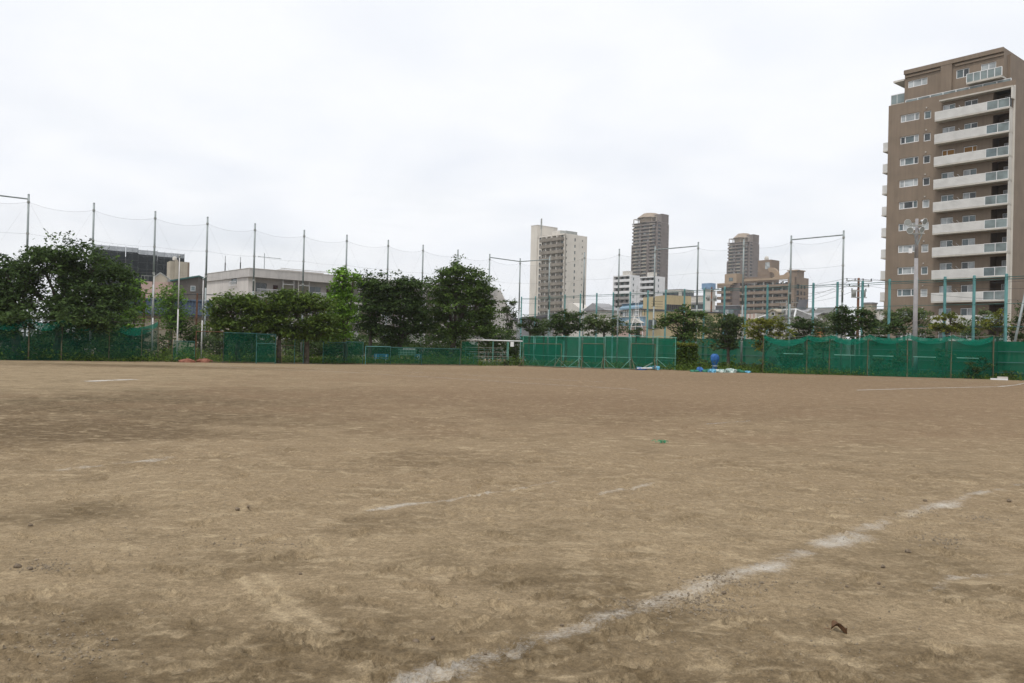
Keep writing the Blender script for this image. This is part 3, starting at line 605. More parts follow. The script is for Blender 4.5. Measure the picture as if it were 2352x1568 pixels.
# ---- the two brown towers
def twin(name, label, px, Z, x_left, x_corner, x_right, y_top, y_step, ny):
    F = Frame(name, label, 'building', px, Z, 50, 'two brown residential towers'); L, Rr = F.L, F.R; zt = L(x_corner, y_top)[1]; S = L(x_left, y_top + 40)[0]; X = Rr(x_right, y_top + 40)[0]; p = 3.0
    n = int(zt / p); nv = ny
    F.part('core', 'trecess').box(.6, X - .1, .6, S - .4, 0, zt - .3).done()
    F.part('side_wall', 'tbrown', 'R').box(X * .30, X - 2.2, -.6, .0, 0, zt).done()
    F.part('side_pier', 'tband', 'R').box(0, X * .06, -.7, .1, 0, zt).box(X - .9, X, -.6, 0, 0, zt - 1).done()
    F.part('front_pier', 'tbrown', 'L').box(0, 1.6, -.6, .05, 0, zt).box(S - .8, S, -.6, .05, 0, zt - 3).done()
    F.part('lower_bay', 'tbrown', 'L').box(S * .28, S * .36, .0, 2.0, 0, L(x_left, y_step)[1]).box(S, S + 1.4, -2, .5, 0, L(x_left, y_step)[1]).done()
    for k in range(nv):
        z = zt - 1.2 - p * k; low = z < L(x_left, y_step)[1]
        b = F.part('balcony', 'tband', 'L').box(1.6, S, .0, 1.5, z - 1.25, z - .1).done()
        F.part('balcony_rail', 'tpale', 'L', b).box(1.5, S + .1, 1.4, 1.65, z - .1, z + .08).done()
        F.part('balcony_fin', 'tbrown', 'L', b).box(S * .26, S * .28, .0, 1.45, z - .1, z + 1.7).box(S * .62, S * .64, .0, 1.45, z - .1, z + 1.7).done()
        if k % 1 == 0:
            F.part('pale_panel', 'tpale', 'L', b).box(S * .80, S * .93, 1.5, 1.6, z - 1.15, z - .2).done()
            F.part('pale_panel', 'tpale', 'L', b).box(*((S * .37, S * .56) if low else (S * .16, S * .28)), 1.5, 1.6, z - 1.15, z - .2).done()
        for a0, a1 in ((.10, .2), (.30, .42), (.46, .58), (.66, .76), (.82, .92)):
            dwin(F, 'L', S * a0, S * a1, z + .0, z + 1.6, -.25, rng.choice(('glass2', 'glass', 'curtain', 'glass')), b)
        c = F.part('side_balcony', 'tband', 'R').box(X * .08, X * .28, -.2, .9, z - 1.2, z - .1).done()
        dwin(F, 'R', X * .10, X * .26, z, z + 1.6, -.4, 'glass', c)
        F.part('stair_slot', 'tband', 'R').box(X - 2.2, X - .9, -.5, -.05, z - 1.3, z + .3).done()
    # crown: ring beam on posts, tapering dome and the lift block
    F.part('top_band', 'tband', 'L').box(-.1, S + .3, -X + 1, 1.7, zt - .3, zt + .3).done()
    pz = zt + 4.2; po = F.part('crown_frame', 'tpale', 'L')
    po.box(-.2, S - 1, .9, 1.3, pz - .5, pz).box(S - 1.4, S - 1, -X + 3, .9, pz - .5, pz)
    for q in range(6): a = q * (S - 1.4) / 5; po.box(a, a + .5, .85, 1.35, zt + .3, pz - .5)
    po.done()
    c1 = (X * .42, S * .5); mb = MB(); k = 8; rad = S * .42
    mb.lathe((c1[0], c1[1], zt + .3), [(rad * .86, 0), (rad * .86, 4.0), (rad * 1.06, 4.0), (rad * .55, 8.3), (rad * .25, 8.8), (0.01, 8.8)], 10); mb.build('dome', M['dome'], F.root)
    F.part('lift_block', 'tbrown').box(X * .42, X - .3, .3, S * .45, zt + .3, zt + 7.4).done(); F.part('lift_block_face', 'tband', 'L').box(.4, S * .3, -X * .40, -X * .14, zt + .3, zt + 6.6).done()
twin('brown_tower', 'taller brown tower with a domed top behind the white mid-rise', 1503, 700, 1454.5, 1503, 1536, 509, 563, 26)
twin('brown_tower', 'lower brown tower with a domed top behind the tan apartment block', 1716, 745, 1673, 1716, 1743.5, 555, 601, 16)

# ---- white mid-rise: two slabs side by side
def white_mid(name, label, px, Z, xl, xr, ytop, n, grey):
    F = Frame(name, label, 'building', px, Z, 50, 'white mid-rise slabs'); L, Rr = F.L, F.R; zt = L(px, ytop)[1]; S = L(xl, ytop + 30)[0]; X = Rr(xr, ytop + 30)[0]; p = 3.0
    hs = []
    for k in range(n):
        z = zt - 1.6 - p * k; x = X * .32; hs.append((x - .45, x + .45, z - 1.0, z + .4))
    F.part('side_wall', 'mwhite', 'R').wall(0, X, 0, zt, hs, 0, .3).done()
    for h in hs: dwin(F, 'R', *h, -.2, 'glass2')
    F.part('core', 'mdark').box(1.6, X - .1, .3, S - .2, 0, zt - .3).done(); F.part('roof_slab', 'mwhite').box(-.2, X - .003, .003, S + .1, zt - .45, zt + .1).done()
    F.part('end_fin', 'mwhite', 'L').box(-.003, .7, -1.6, .2, 0, zt - .45).box(S - .5, S + .1, -1.6, .2, 0, zt - .45).done()
    for k in range(n):
        z = zt - 3.2 - p * k
        if z < 1: break
        gr = grey and k >= 3
        b = F.part('balcony', 'mgrey' if gr else 'mwhite', 'L').box(.7, S - .5, -.2, .15, z, z + 1.3).done(); F.part('floor_slab', 'mwhite', 'L', b).box(.7, S - .5, -1.6, -.2, z, z + .2).done()
        for q in range(3):
            a = .9 + q * (S - 1.6) / 3; dwin(F, 'L', a + .1, a + (S - 1.6) / 3 * .6, z + .3, z + 2.4, -1.55, rng.choice(('glass2', 'mgrey', 'glass2')), b)
            F.part('divider', 'mgrey', 'L', b).box(a - .08, a + .08, -1.5, -.2, z + 1.3, z + 2.7).done() if q else None
    F.part('roof_cabin', 'pale').box(1.5, 4.5, 3, 7, zt + .1, zt + 2.4).done()
white_mid('white_midrise', 'white mid-rise slab, nearer the cream tower, grey panels on its lower balconies', 1445, 415, 1408.6, 1468.5, 631.5, 7, True)
white_mid('white_midrise', 'plain white mid-rise slab standing in front of the taller brown tower', 1502, 425, 1468.7, 1527, 634.5, 7, False)

# ---- tan mid-rise
def tan_mid():
    F = Frame('tan_midrise', 'wide tan apartment block with an arched roof piece and a lift tower', 'building', 1822, 385, 50); L, Rr = F.L, F.R; p = 3.0
    zt = L(1810, 636)[1]; S = L(1699, 650)[0]; X = Rr(1857, 660)[0]; S2 = L(1655, 670)[0]
    cols = [(1841, 1.6), (1848.5, 1.6)]; hs = []
    zr = Rr(1842, 659)[1]
    for k in range(6):
        for px, w in cols: x = Rr(px, 660)[0]; hs.append((x - w / 2, x + w / 2, zr - p * k - .9, zr - p * k + .9))
        x = Rr(1832, 660)[0]; hs.append((x - 1.6, x + 1.6, zr - p * k - 1.1, zr - p * k + 1.2))
    F.part('side_wall', 'tan', 'R').wall(0, X, 0, zt, hs, 0, .4).done()
    for h in hs: dwin(F, 'R', *h, -.3, 'glass')
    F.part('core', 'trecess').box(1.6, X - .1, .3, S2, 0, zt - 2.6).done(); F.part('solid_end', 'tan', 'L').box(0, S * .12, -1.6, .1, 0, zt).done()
    zb = L(1760, 660)[1]
    for k in range(8):
        z = zt - 1.35 - p * k
        if z < .5: break
        b = F.part('balcony', 'tan', 'L').box(S * .12, S, -.3, .15, z - .15, z + 1.2).done() if k else F.part('roof_band', 'tan2', 'L').box(S * .12, S * .92, -1.6, .15, z + .4, z + 1.4).done()
        F.part('floor_slab', 'tan', 'L', b).box(S * .12, S, -1.6, -.3, z - .3, z - .1).done()
        if k:
            for q in range(9):
                a = S * .14 + q * S * .085; dwin(F, 'L', a + .3, a + S * .055, z, z + 2.2, -1.5, rng.choice(('glass', 'glass2', 'curtain', 'glass2')), b)
                F.part('divider', 'pale', 'L', b).box(a - .1, a + .1, -1.4, -.3, z + 1.2, z + 2.6).done() if q % 2 else None
        w = F.part('wing_balcony', 'tan', 'L').box(S + 4.5, S2 + 1, -.5, 1.6, z - .2 + .9, z + 1.25 + .9).done() if k else None
    zw = L(1690, 628)[1]
    F.part('wing', 'tbrown', 'L').box(S + .1, S2 - .1, -8, -.4, 0, zt - 1.5).done()
    F.part('wing_top', 'tan2', 'L').box(S + 1.5, S + 8.5, -6, .6, zt - 1.5, L(1680, 637)[1] + 1.8).done(); dwin(F, 'L', S + 3.6, S + 6.0, zt - .6, zt + 1.2, .66, 'glass2')
    F.part('wing_roof', 'tan2', 'L').box(S + 3.4, S2 + 1, -6, 1.6, zt - 2.4, zt - 1.45).done()
    # lift tower, tank, arch
    a1, a0 = L(1741, 600, -5)[0], L(1765.5, 600, -5)[0]; ztt = L(1755, 597, -5)[1]
    F.part('lift_tower', 'tan', 'L').box(a0 - 1.5, a1, -12, -5, zt - 2, ztt).done(); F.part('tower_panel', 'curtain', 'L').box(a0 - .6, a0 + 1.8, -4.995, -4.9, ztt - 4.5, ztt - 1.2).done()
    MB().lathe((7, (a0 + a1) / 2 - .5, ztt), [(.9, 0), (1.1, .8), (.8, 1.8), (.01, 2.2)], 10).build('tank', M['pale'], F.root, True)
    ar = F.part('roof_arch', 'tan2', 'L'); c0 = L(1771, 625, -3)[0]; zc = zt + 1.0
    P = [(c0 - 4.2 + 4.2 * (1 - math.cos(th)), zc + 4.4 * math.sin(th)) for th in np.linspace(0, math.pi * .62, 9)]; P2 = [(c0 - 2.2 + 2.2 * (1 - math.cos(th)), zc + 2.2 * math.sin(th)) for th in np.linspace(0, math.pi * .62, 9)]
    for i in range(8): ar.prism([P[i], P[i + 1], P2[i + 1], P2[i]], -4, -2.6)
    ar.done()
    F.part('roof_gable', 'tan2', 'L').prism([(S * .10, zt - .3), (S * .45, zt - .3), (S * .36, zt + 1.0), (S * .22, zt + 1.3), (S * .16, zt + 2.6)], -3, -1.0).done()
    F.part('roof_wall', 'tan', 'L').box(S * .5, S * .98, -5, -3.4, zt - 1.2, zt + 1.2).done(); F.part('roof_house', 'tan').box(2.5, X - 3.5, .4, 5, zt - .1, zt + 3.0).done(); F.part('roof_house_cap', 'tan2').box(2, X - 3, -.1, 5.5, zt + 3.0, zt + 3.5).done()
    F.part('sign_beam', 'trecess', 'L').box(-.5, S * .16, -3, -2.7, zt + 2.5, zt + 3.4).done()
tan_mid()

# ---- smaller buildings in the gap
def block(name, label, px, Z, xl, xr, ytop, m, ybase=None, ang=50, cap=None, group=None):
    F = Frame(name, label, 'building', px, Z, ang, group); zt = F.L(px, ytop)[1]; S = max(F.L(xl, ytop + 10)[0], .5); X = max(F.R(xr, ytop + 10)[0], .5); z0 = 0 if ybase is None else F.L(px, ybase)[1]
    F.part('wall', m).box(0, X, 0, S, z0, zt).done()
    if cap: F.part('roof_edge', cap).box(-.12, X + .1, -.12, S + .1, zt, zt + .22).done()
    F.zt, F.S, F.X = zt, S, X; return F
F = block('yellow_house', 'yellow rendered building with a barred window behind the screens', 1476, 128, 1475, 1662, 712.3, 'yellow', ang=72, cap='dgrey')
a, b = F.R(1489, 735), F.R(1507, 754.5); w = win(F, 'R', a[0], b[0], b[1], a[1] + .1, .01, (.5,), 'greybar', .05, 'glass2')
r = F.part('window_guard', 'dark', 'R', w); r.box(a[0] - .3, b[0] + .3, .3, .34, b[1] + 1.0, b[1] + 1.05).box(a[0] - .3, b[0] + .3, .3, .34, b[1] - .1, b[1] - .05)
for q in range(14): x = a[0] - .3 + q * (b[0] - a[0] + .56) / 13; r.box(x, x + .03, .305, .335, b[1] - .05, b[1] + 1.0)
r.done()
tw = F.part('stair_block', 'yellow'); x0, x1 = F.R(1530, 690, -2)[0], F.R(1560, 690, -2)[0]; tw.box(x0, F.R(1587.5, 690, -2)[0], 2, 10, F.zt, F.R(1560, 678.8, -2)[1]).done()
for q in range(9): x = F.R(1530, 712)[0] + q * .38; F.part('roof_louver', 'dark', 'R').box(x, x + .2, -.4, -.1, F.zt + .23, F.zt + 1.1).done()
for q in range(4):
    r = F.part('roof_rail', 'dark', 'R'); x0, x1 = F.R(1503, 705)[0], F.R(1529, 705)[0]; zq = F.zt + .25 + q * .42; r.box(x0, x1, -1.0, -.96, zq, zq + .05).done()
F = block('white_house', 'small white house with a pale blue roof beside the yellow building', 1474, 150, 1430, 1476, 708, 'pale', ang=70)
s0, s1 = 0, F.S; F.part('roof', 'blue').prism([(-.4, F.zt), (F.X + 1.5, F.zt), (F.X + 1.5, F.zt + .3), (F.X - .6, F.zt + 1.1), (.6, F.zt + 1.1), (-.4, F.zt + .3)], -.4, s1 + .6).done()
for q in (.2, .5, .78): dwin(F, 'L', F.S * q, F.S * q + 1.6, F.zt - 1.7, F.zt - .5, .06, 'curtain')
F = block('pale_blue_house', 'pale blue house with a pink lower storey and a dark roof railing', 1475, 118, 1405, 1476, 727, 'blue', ang=62)
F.part('pink_storey', 'pink').box(-.03, F.X + .02, -.03, F.S + .02, 0, F.L(1460, 748)[1]).done()
r = F.part('roof_railing', 'dark', 'L'); zr = F.zt
r.box(0, F.S * .75, -.3, -.25, zr + 1.05, zr + 1.1)
for q in range(11): r.box(q * F.S * .075, q * F.S * .075 + .05, -.3, -.25, zr, zr + 1.05)
r.done(); F.part('roof_slab', 'pale').box(-.15, F.X, -.15, F.S, zr, zr + .12).done()
F.part('porch_gable', 'pale', 'L').prism([(-.5, zr - .9), (4.2, zr - .9), (1.6, zr - .1)], .05, .6).done()
dwin(F, 'L', .6, 1.9, zr - 3.4, zr - 1.4, .06, 'glass')
for pxs, Zs, lab in ((1460, 112, 'white lattice aerial mast on a tripod beside the pale blue house'),):
    T = empty('aerial_mast', foot(pxs, Zs), 0, lab, 'mast'); zb, ze = zz(1460, 750, Zs), zz(1460, 656, Zs)
    for s_ in ((-1, -.6), (1, -.6), (0, 1)): MB().tube((s_[0] * 1.1, s_[1] * 1.1, 0), (s_[0] * .75, s_[1] * .75, zb), .05, n=5).tube((s_[0] * .75, s_[1] * .75, zb), (s_[0] * .25, s_[1] * .25, zb + 1.4), .05, n=5).tube((s_[0] * .25, s_[1] * .25, zb + 1.4), (s_[0] * .16, s_[1] * .16, zb + 3.6), .03, n=5).build('leg', M['white'], T)
    mb = MB()
    for q in range(7): z = zb + q * .55; k = .75 - .4 * min(q, 3) / 3 if q < 3 else .22; mb.tube((-k, -k * .6, z), (k, -k * .6, z), .03, n=5).tube((k, -k * .6, z), (0, k, z), .03, n=5).tube((0, k, z), (-k, -k * .6, z), .03, n=5)
    mb.build('lattice', M['white'], T); MB().tube((0, 0, zb + 3.0), (0, 0, ze), .03, n=5).build('mast_tube', M['greybar'], T)
    mb = MB(); mb.tube((-1.1, 0, ze - .9), (1.1, 0, ze - .6), .02, n=5); [mb.tube((x, -.4, ze - .75 + x * .13), (x, .4, ze - .75 + x * .13), .015, n=5) for x in (-.9, -.5, 0, .5, .9)]; mb.build('aerial', M['greybar'], T)
F = block('grey_flat_block', 'pale grey flat-roofed block behind the yellow stair block', 1560, 330, 1528, 1594, 664.7, 'pale', cap='grey')
for q in range(4): dwin(F, 'R', 1 + q * F.X * .22, 1 + q * F.X * .22 + 1.8, F.zt - 2.6, F.zt - .9, .06)
for q in range(3): dwin(F, 'L', 1 + q * F.S * .3, 1 + q * F.S * .3 + 3.4, F.zt - 3.0, F.zt - 1.0, .06)
F = block('white_low_block', 'low white block with ledges left of the blue water tank', 1618, 260, 1586, 1625, 680, 'pale', cap='grey')
for q in range(3): F.part('ledge', 'grey').box(-.3, F.X, -.3, F.S, F.zt - 2.2 - q * 2.6, F.zt - 1.9 - q * 2.6).done()
for q in range(3): [dwin(F, 'L', .8 + k * F.S * .3, .8 + k * F.S * .3 + 2, F.zt - 4.0 - q * 2.6, F.zt - 2.5 - q * 2.6, .06) for k in range(3)]
F = block('stair_tower_block', 'beige stair tower carrying a blue rooftop water tank', 1629, 240, 1617, 1643, 666, 'pale')
F.part('water_tank', 'tank').box(-.4, F.X * .8, -.4, F.S + .6, F.zt + .25, F.L(1629, 650)[1]).done(); F.part('tank_stand', 'dgrey').box(0, F.X * .7, 0, F.S, F.zt, F.zt + .25).done()
F = block('dark_grey_block', 'dark grey building at the foot of the tan apartment block', 1690, 220, 1643, 1700, 702, 'dgrey', cap='grey')
for q in range(4): dwin(F, 'L', 1 + q * F.S * .23, 1 + q * F.S * .23 + 1.6, F.zt - 2.6, F.zt - 1.0, .06, 'curtain' if q % 2 else 'glass2')
F = block('grey_shed_roofs', 'low grey house between the trees and the cream tower', 1390, 170, 1345, 1425, 712, 'pale', ang=60)
F.part('roof', 'grey', 'L').prism([(-.5, F.zt), (F.S + .5, F.zt), (F.S * .55, F.zt + 1.6)], -F.X, .6).done()
F = block('low_white_house', 'low white house with a sloping roof at the foot of the cream tower', 1340, 190, 1296, 1362, 716, 'pale', ang=58)
F.part('roof', 'pale', 'L').prism([(-.5, F.zt), (F.S + .5, F.zt), (F.S * .7, F.zt + 2.2), (F.S * .5, F.zt + 2.2)], -F.X, .6).done()
F = block('long_shed', 'long dark-roofed shed low behind the corner net pole', 1262, 135, 1172, 1266, 728, 'grey', ang=76)
F.part('roof', 'dgrey').box(-.5, F.X + .5, -.5, F.S + .5, F.zt, F.zt + .4).done()

# house with the dormer
def dormer_house():
    F = Frame('dormer_house', 'cream house with a grey hipped roof and a small dormer', 'building', 1822, 128, 62); L, Rr = F.L, F.R
    ze = L(1815, 731)[1]; S = L(1738, 731)[0]; X = 5.5; zr = L(1800, 710.5, -2.5)[1]
    F.part('wall', 'pale').box(.35, X, .35, S - .35, 0, ze).done()
    mb = F.part('roof', 'roofgrey'); e = [(-.3, -.3, ze), (X + .4, -.3, ze), (X + .4, S + .3, ze), (-.3, S + .3, ze)]; r0, r1 = (X * .5, 2.2, zr), (X * .5, S - 3.2, zr)
    mb.quad(e[0], e[3], r1, r0).quad(e[0], r0, e[1]).quad(e[1], r0, r1, e[2]).quad(e[2], r1, e[3]).quad(*e).done()
    # roof courses, one board per row
    for q in range(8):
        k = (q + .5) / 9; lo = Vector(e[0]).lerp(Vector(r0), k); hi = Vector(e[3]).lerp(Vector(r1), k)
        F.part('roof_course', 'roofgrey').tube(lo + Vector((-.02, .1, .02)), hi + Vector((-.02, -.1, .02)), .045, n=4).done()
    h = F.part('hip_cap', 'white'); h.tube(e[0], r0, .14, n=5).tube(e[3], r1, .14, n=5).tube(r0, r1, .12, n=5).tube(e[1], r0, .12, n=5).done()
    a0, a1 = L(1788, 720, -.9)[0], L(1767, 720, -.9)[0]; zb = L(1778, 727, -.9)[1]; za = L(1778, 711, -.9)[1]
    d = F.part('dormer', 'cream').prism([(0, 0)], 0, 0) if False else MB('L').prism([(a0, zb - .2), (a1, zb - .2), (a1, zb + .75), ((a0 + a1) / 2, za), (a0, zb + .75)], -3.0, -.75).build('dormer', M['beige'], F.root)
    MB('L').prism([(a0 - .25, zb + .62), ((a0 + a1) / 2, za - .02), (a1 + .25, zb + .62), (a1 + .25, zb + .8), ((a0 + a1) / 2, za + .18), (a0 - .25, zb + .8)], -3.0, -.55).build('dormer_roof', M['beige'], d)
    win(F, 'L', (a0 + a1) / 2 - .4, (a0 + a1) / 2 + .4, zb + .15, zb + .75, -.74, (), 'white', .06, 'glass', parent=d)
    for q in (.2, .55): win(F, 'L', S * q, S * q + 1.6, ze - 2.0, ze - .6, -.34, (.5,), 'white', .05)
dormer_house()
F = block('striped_roof_house', 'house with a pink striped metal roof beside the dormer house', 1735, 140, 1694, 1740, 733, 'beige', ang=62)
for q in range(10): F.part('roof_strip', 'pink' if q % 2 else 'pale', 'L').prism([(q * F.S / 10, F.zt), ((q + 1) * F.S / 10 - .03, F.zt), ((q + 1) * F.S / 10 - .03, F.zt + .1), (q * F.S / 10, F.zt + .1)], -.1, .5).prism([(q * F.S / 10, F.zt + .1), ((q + 1) * F.S / 10 - .03, F.zt + .1), ((q + 1) * F.S / 10 - .03, F.zt + 1.0), (q * F.S / 10, F.zt + 1.0)], -3.2, -.1).done()
def gable(name, label, px, Z, xl, xr, yeave, yridge, m, rm, ang=55):
    F = block(name, label, px, Z, xl, xr, yeave, m, ang=ang); zr = F.L((xl + px) / 2, yridge)[1]
    F.part('roof', rm).quad((-.5, -.5, F.zt), (-.5, F.S + .5, F.zt), (F.X * .5, F.S + .5, zr), (F.X * .5, -.5, zr)).quad((F.X + .5, -.5, F.zt), (F.X * .5, -.5, zr), (F.X * .5, F.S + .5, zr), (F.X + .5, F.S + .5, F.zt)).done()
    F.part('gable_end', m).quad((0, .02, F.zt), (F.X, .02, F.zt), (F.X * .5, .02, zr - .15)).quad((0, F.S, F.zt), (F.X, F.S, F.zt), (F.X * .5, F.S, zr - .15)).done(); return F
F = gable('solar_roof_house', 'house with dark solar panels on its roof, right of the dormer house', 1852, 165, 1822, 1872, 716, 706, 'pale', 'grey')
F.part('solar_panel', 'dgrey').quad((.2, .5, F.zt + .75), (.2, F.S - .5, F.zt + .75), (F.X * .42, F.S - .5, F.zt + 2.6), (F.X * .42, .5, F.zt + 2.6)).done()
gable('grey_roof_house', 'long grey-roofed house left of the utility pole with the transformer', 1920, 150, 1872, 1945, 719, 705, 'pale', 'roofgrey')
gable('low_grey_roof_house', 'low house with a plain grey roof below the solar roof', 1865, 150, 1838, 1905, 727, 717, 'pale', 'grey')
block('orange_wall_house', 'small house showing an orange wall between the trees', 1889, 112, 1873, 1893, 748, 'orange', cap='dgrey')
F = block('beige_box_house', 'beige flat-roofed house at the left foot of the brown apartment block', 2001, 140, 1983, 2014, 697, 'beige', cap='grey'); dwin(F, 'R', .8, 2.0, F.zt - 3.2, F.zt - 1.8, .05)
F = block('pale_side_block', 'narrow pale building touching the left side of the brown apartment block', 2026, 135, 2012, 2050, 712, 'pale', cap='grey'); dwin(F, 'L', .6, 1.4, F.zt - 2.6, F.zt - 1.6, .05)
F = block('pale_entrance_block', 'pale entrance building low beside the brown apartment block', 2037, 118, 2030, 2046, 684, 'beige', cap='pale')

# ---- left side: scaffolded block and houses
def scaffolded():
    F = Frame('scaffolded_block', 'building wrapped in dark scaffold mesh behind the left trees', 'building', 200, 230, 55); Rr = F.R
    segs = [(214, 288, 560.8, 568.5), (288, 316, 568, 569.5), (316, 361, 573, 577.2), (361, 423, 578.5, 583.5)]
    for i, (x0, x1, y0, y1) in enumerate(segs):
        a0, z0 = Rr(x0 + .01, y0); a1, z1 = Rr(x1, y1); zt = z0; off = (.0, 1.2, .0, .4)[i]
        F.part('inner_wall', 'dgrey', 'R').box(a0, a1, -9, -1.5, 0, zt - 2.5).done()
        F.part('mesh_sheet', 'scaf', 'R').box(a0, a1, off - .05, off, 0, zt - 1.3).done()
        F.part('guard_sheet', 'scafl', 'R').box(a0, a1, off - .05, off, zt - 1.3, zt).done()
        if i == 3: F.part('side_sheet', 'scaf').box(a1 - .05, a1, -off + .02, 9, 0, zt - 1.3).done(); F.part('side_guard', 'scafl').box(a1 - .05, a1, -off + .02, 9, zt - 1.3, zt).done()
        n = max(2, int((a1 - a0) / 1.8)); mb = F.part('scaffold_frame', 'scafpipe', 'R')
        for q in range(n + 1): a = a0 + q * (a1 - a0) / n; mb.box(a - .022, a + .022, off + .003, off + .06, 0, zt + .3)
        z = zt - 1.7
        while z > 2: mb.box(a0, a1, off + .06, off + .10, z - .02, z + .02); z -= 1.9
        mb.done()
scaffolded()
F = block('beige_stair_block', 'beige block with a round roof tank in front of the scaffolding', 386, 170, 383.5, 435, 601, 'beige', ang=58)
F.part('stair_shaft', 'beige', 'R').box(F.R(401, 610)[0], F.R(408, 610)[0], .01, .35, 0, F.zt + .3).done()
MB().lathe((F.R(404, 600)[0], 1.5, F.zt + .3), [(.42, 0), (.44, .5), (.33, .75), (.01, .85)], 12).build('roof_tank', M['pale'], F.root, True)
F.part('side_strip', 'brown').box(F.X - .35, F.X + .02, -.02, .3, 0, F.zt - .1).done()
F = Frame('beige_gable_house', 'beige house with a low gable and a pink side wall left of the flagpoles', 'building', 322, 135, 72); Rr = F.R; x0, x1 = Rr(324, 650)[0], Rr(402, 650)[0]; zb = Rr(340, 646)[1]; xp, zp_ = Rr(368, 626); xl = Rr(352, 637); xr_ = Rr(398, 646)
F.part('wall', 'pink', 'R').box(x0, x1, -6, 0, 0, zb).done(); F.part('gable_wall', 'beige', 'R').prism([(xl[0], zb), (xr_[0] + .5, zb), (xr_[0], xr_[1]), (xp, zp_), (xl[0], xl[1])], -6, -.2).done()
F.part('roof_edge', 'greybar', 'R').tube((xl[0], .2, xl[1]), (xp, .2, zp_), .1, n=5).tube((xp, .2, zp_), (xr_[0], .2, xr_[1]), .1, n=5).done(); r = F.part('balcony_rail', 'greybar', 'R'); r.box(x0, xl[0], -.1, -.05, zb + .9, zb + .96); [r.box(x0 + q * .5, x0 + q * .5 + .04, -.1, -.05, zb, zb + .9) for q in range(int((xl[0] - x0) / .5))]; r.done()
F.part('roof_hatch', 'grey', 'R').box(Rr(385, 640)[0], Rr(399, 640)[0], .02, .6, Rr(390, 647)[1], Rr(390, 642)[1]).done()
F = Frame('dark_wedge_house', 'dark grey house with a slanted roof rising to the right', 'building', 396, 112, 78); Rr = F.R; a, b, c = Rr(397, 646), Rr(455, 635), Rr(455, 669)
F.part('wall', 'taupe', 'R').prism([(a[0], 0), (b[0], 0), (b[0], b[1]), (a[0], a[1])], -6, 0).done(); F.part('roof', 'teal_rail', 'R').prism([(a[0] - .3, a[1] - .02), (b[0] + .2, b[1]), (b[0] + .2, b[1] + .18), (a[0] - .3, a[1] + .16)], -6.3, .3).done()
w0, w1 = Rr(438, 656), Rr(449, 669); win(F, 'R', w0[0], w1[0], w1[1], w0[1], .005, (), 'curtain', .09, 'glass2')
F = block('cream_wall_house', 'long cream house wall above the blue tiled roof', 320, 100, 319, 530, 664.5, 'beige', ang=66)
for q in range(9): F.part('wall_rib', 'pale', 'R').box(q * F.X / 9, q * F.X / 9 + .05, .0, .03, 0, F.zt - .2).done()
def tiled():
    F = Frame('blue_tiled_house', 'low cream house with a blue glazed tile roof behind the flagpoles', 'building', 300, 84, 70); Rr = F.R; x1 = Rr(484, 720)[0]; ze = Rr(380, 722, .5)[1]; zr = Rr(380, 691.5, -2.4)[1]
    F.part('wall', 'beige').box(0, x1, .3, 5.2, 0, ze - .1).done(); F.part('gutter', 'dark').box(-.3, x1 + .3, -.62, -.5, ze - .2, ze).done()
    F.part('roof_deck', 'dgrey').quad((-.3, -.5, ze - .05), (x1 + .3, -.5, ze - .05), (x1 + .3, 2.4, zr - .06), (-.3, 2.4, zr - .06)).quad((-.3, 5.3, ze - .05), (-.3, 2.4, zr - .06), (x1 + .3, 2.4, zr - .06), (x1 + .3, 5.3, ze - .05)).done()
    nx, ny = 26, 10; tw = (x1 + .6) / nx; ln = math.hypot(2.9, zr - ze) / ny; sl = math.atan2(zr - ze, 2.9)
    me = MB(); P = []
    for j in range(2):
        for i in range(9): u = i / 8; P.append((u * tw, j * ln * 1.12, .05 * math.sin(u * 2 * math.pi) + .05 + (.02 if j == 0 else -.02)))
    me.v = P; me.f = [(i, i + 1, 9 + i + 1, 9 + i) for i in range(8)]; me.quad(*[(i / 8 * tw, -.001, .05 * math.sin(i / 8 * 2 * math.pi) + .07) for i in range(9)], (tw, -.001, 0.0), (0, -.001, 0.0))
    tm = me.mesh('tile', M['tileblue'], True)
    for j in range(ny):
        for i in range(nx):
            o = link('tile', tm, F.root); k = j / ny; o.location = (-.3 + i * tw, -.5 + 2.9 * k, ze + (zr - ze) * k + rng.uniform(-.004, .004)); o.rotation_euler = (sl, 0, 0)
    F.part('ridge', 'tileblue').tube((-.4, 2.4, zr + .12), (x1 + .4, 2.4, zr + .12), .17, n=8).done()
tiled()
# ------------------------------------------------------------------ tall net poles and net
ORD = ['first', 'second', 'third', 'fourth', 'fifth', 'sixth', 'seventh', 'eighth', 'ninth', 'tenth', 'eleventh', 'twelfth']
C = foot(1195, 95)
AL, AR_ = R(48.5), R(46.0)
LDIR = Vector((-math.sin(AL), -math.cos(AL), 0)); RDIR = Vector((math.sin(AR_), -math.cos(AR_), 0))
def on_line(A, D, px, py):
    k = ray(px, py).x; t = (A.x - k * A.y) / (k * D.y - D.x); p = A + D * t; return Vector((p.x, p.y, 0)), EYE.z + ray(px, py).z * p.y
LT = [(66, 447), (216, 467), (357, 486), (477, 499), (586, 514), (699, 529), (797, 540), (892, 552), (972, 563), (1052, 574), (1125, 584), (1195, 594)]
RT = [(1262.7, 589), (1342.8, 580.4), (1422.7, 572.5), (1505, 566), (1604, 556.7), (1708.8, 550.7), (1817.7, 542), (1938, 530.4)]
LP = [on_line(C, LDIR, *p) for p in LT]; RP = [on_line(C, RDIR, *p) for p in RT]
Pprev = LP[0][0] + (LP[0][0] - LP[1][0]); LP = [(Pprev, LP[0][1])] + LP; 
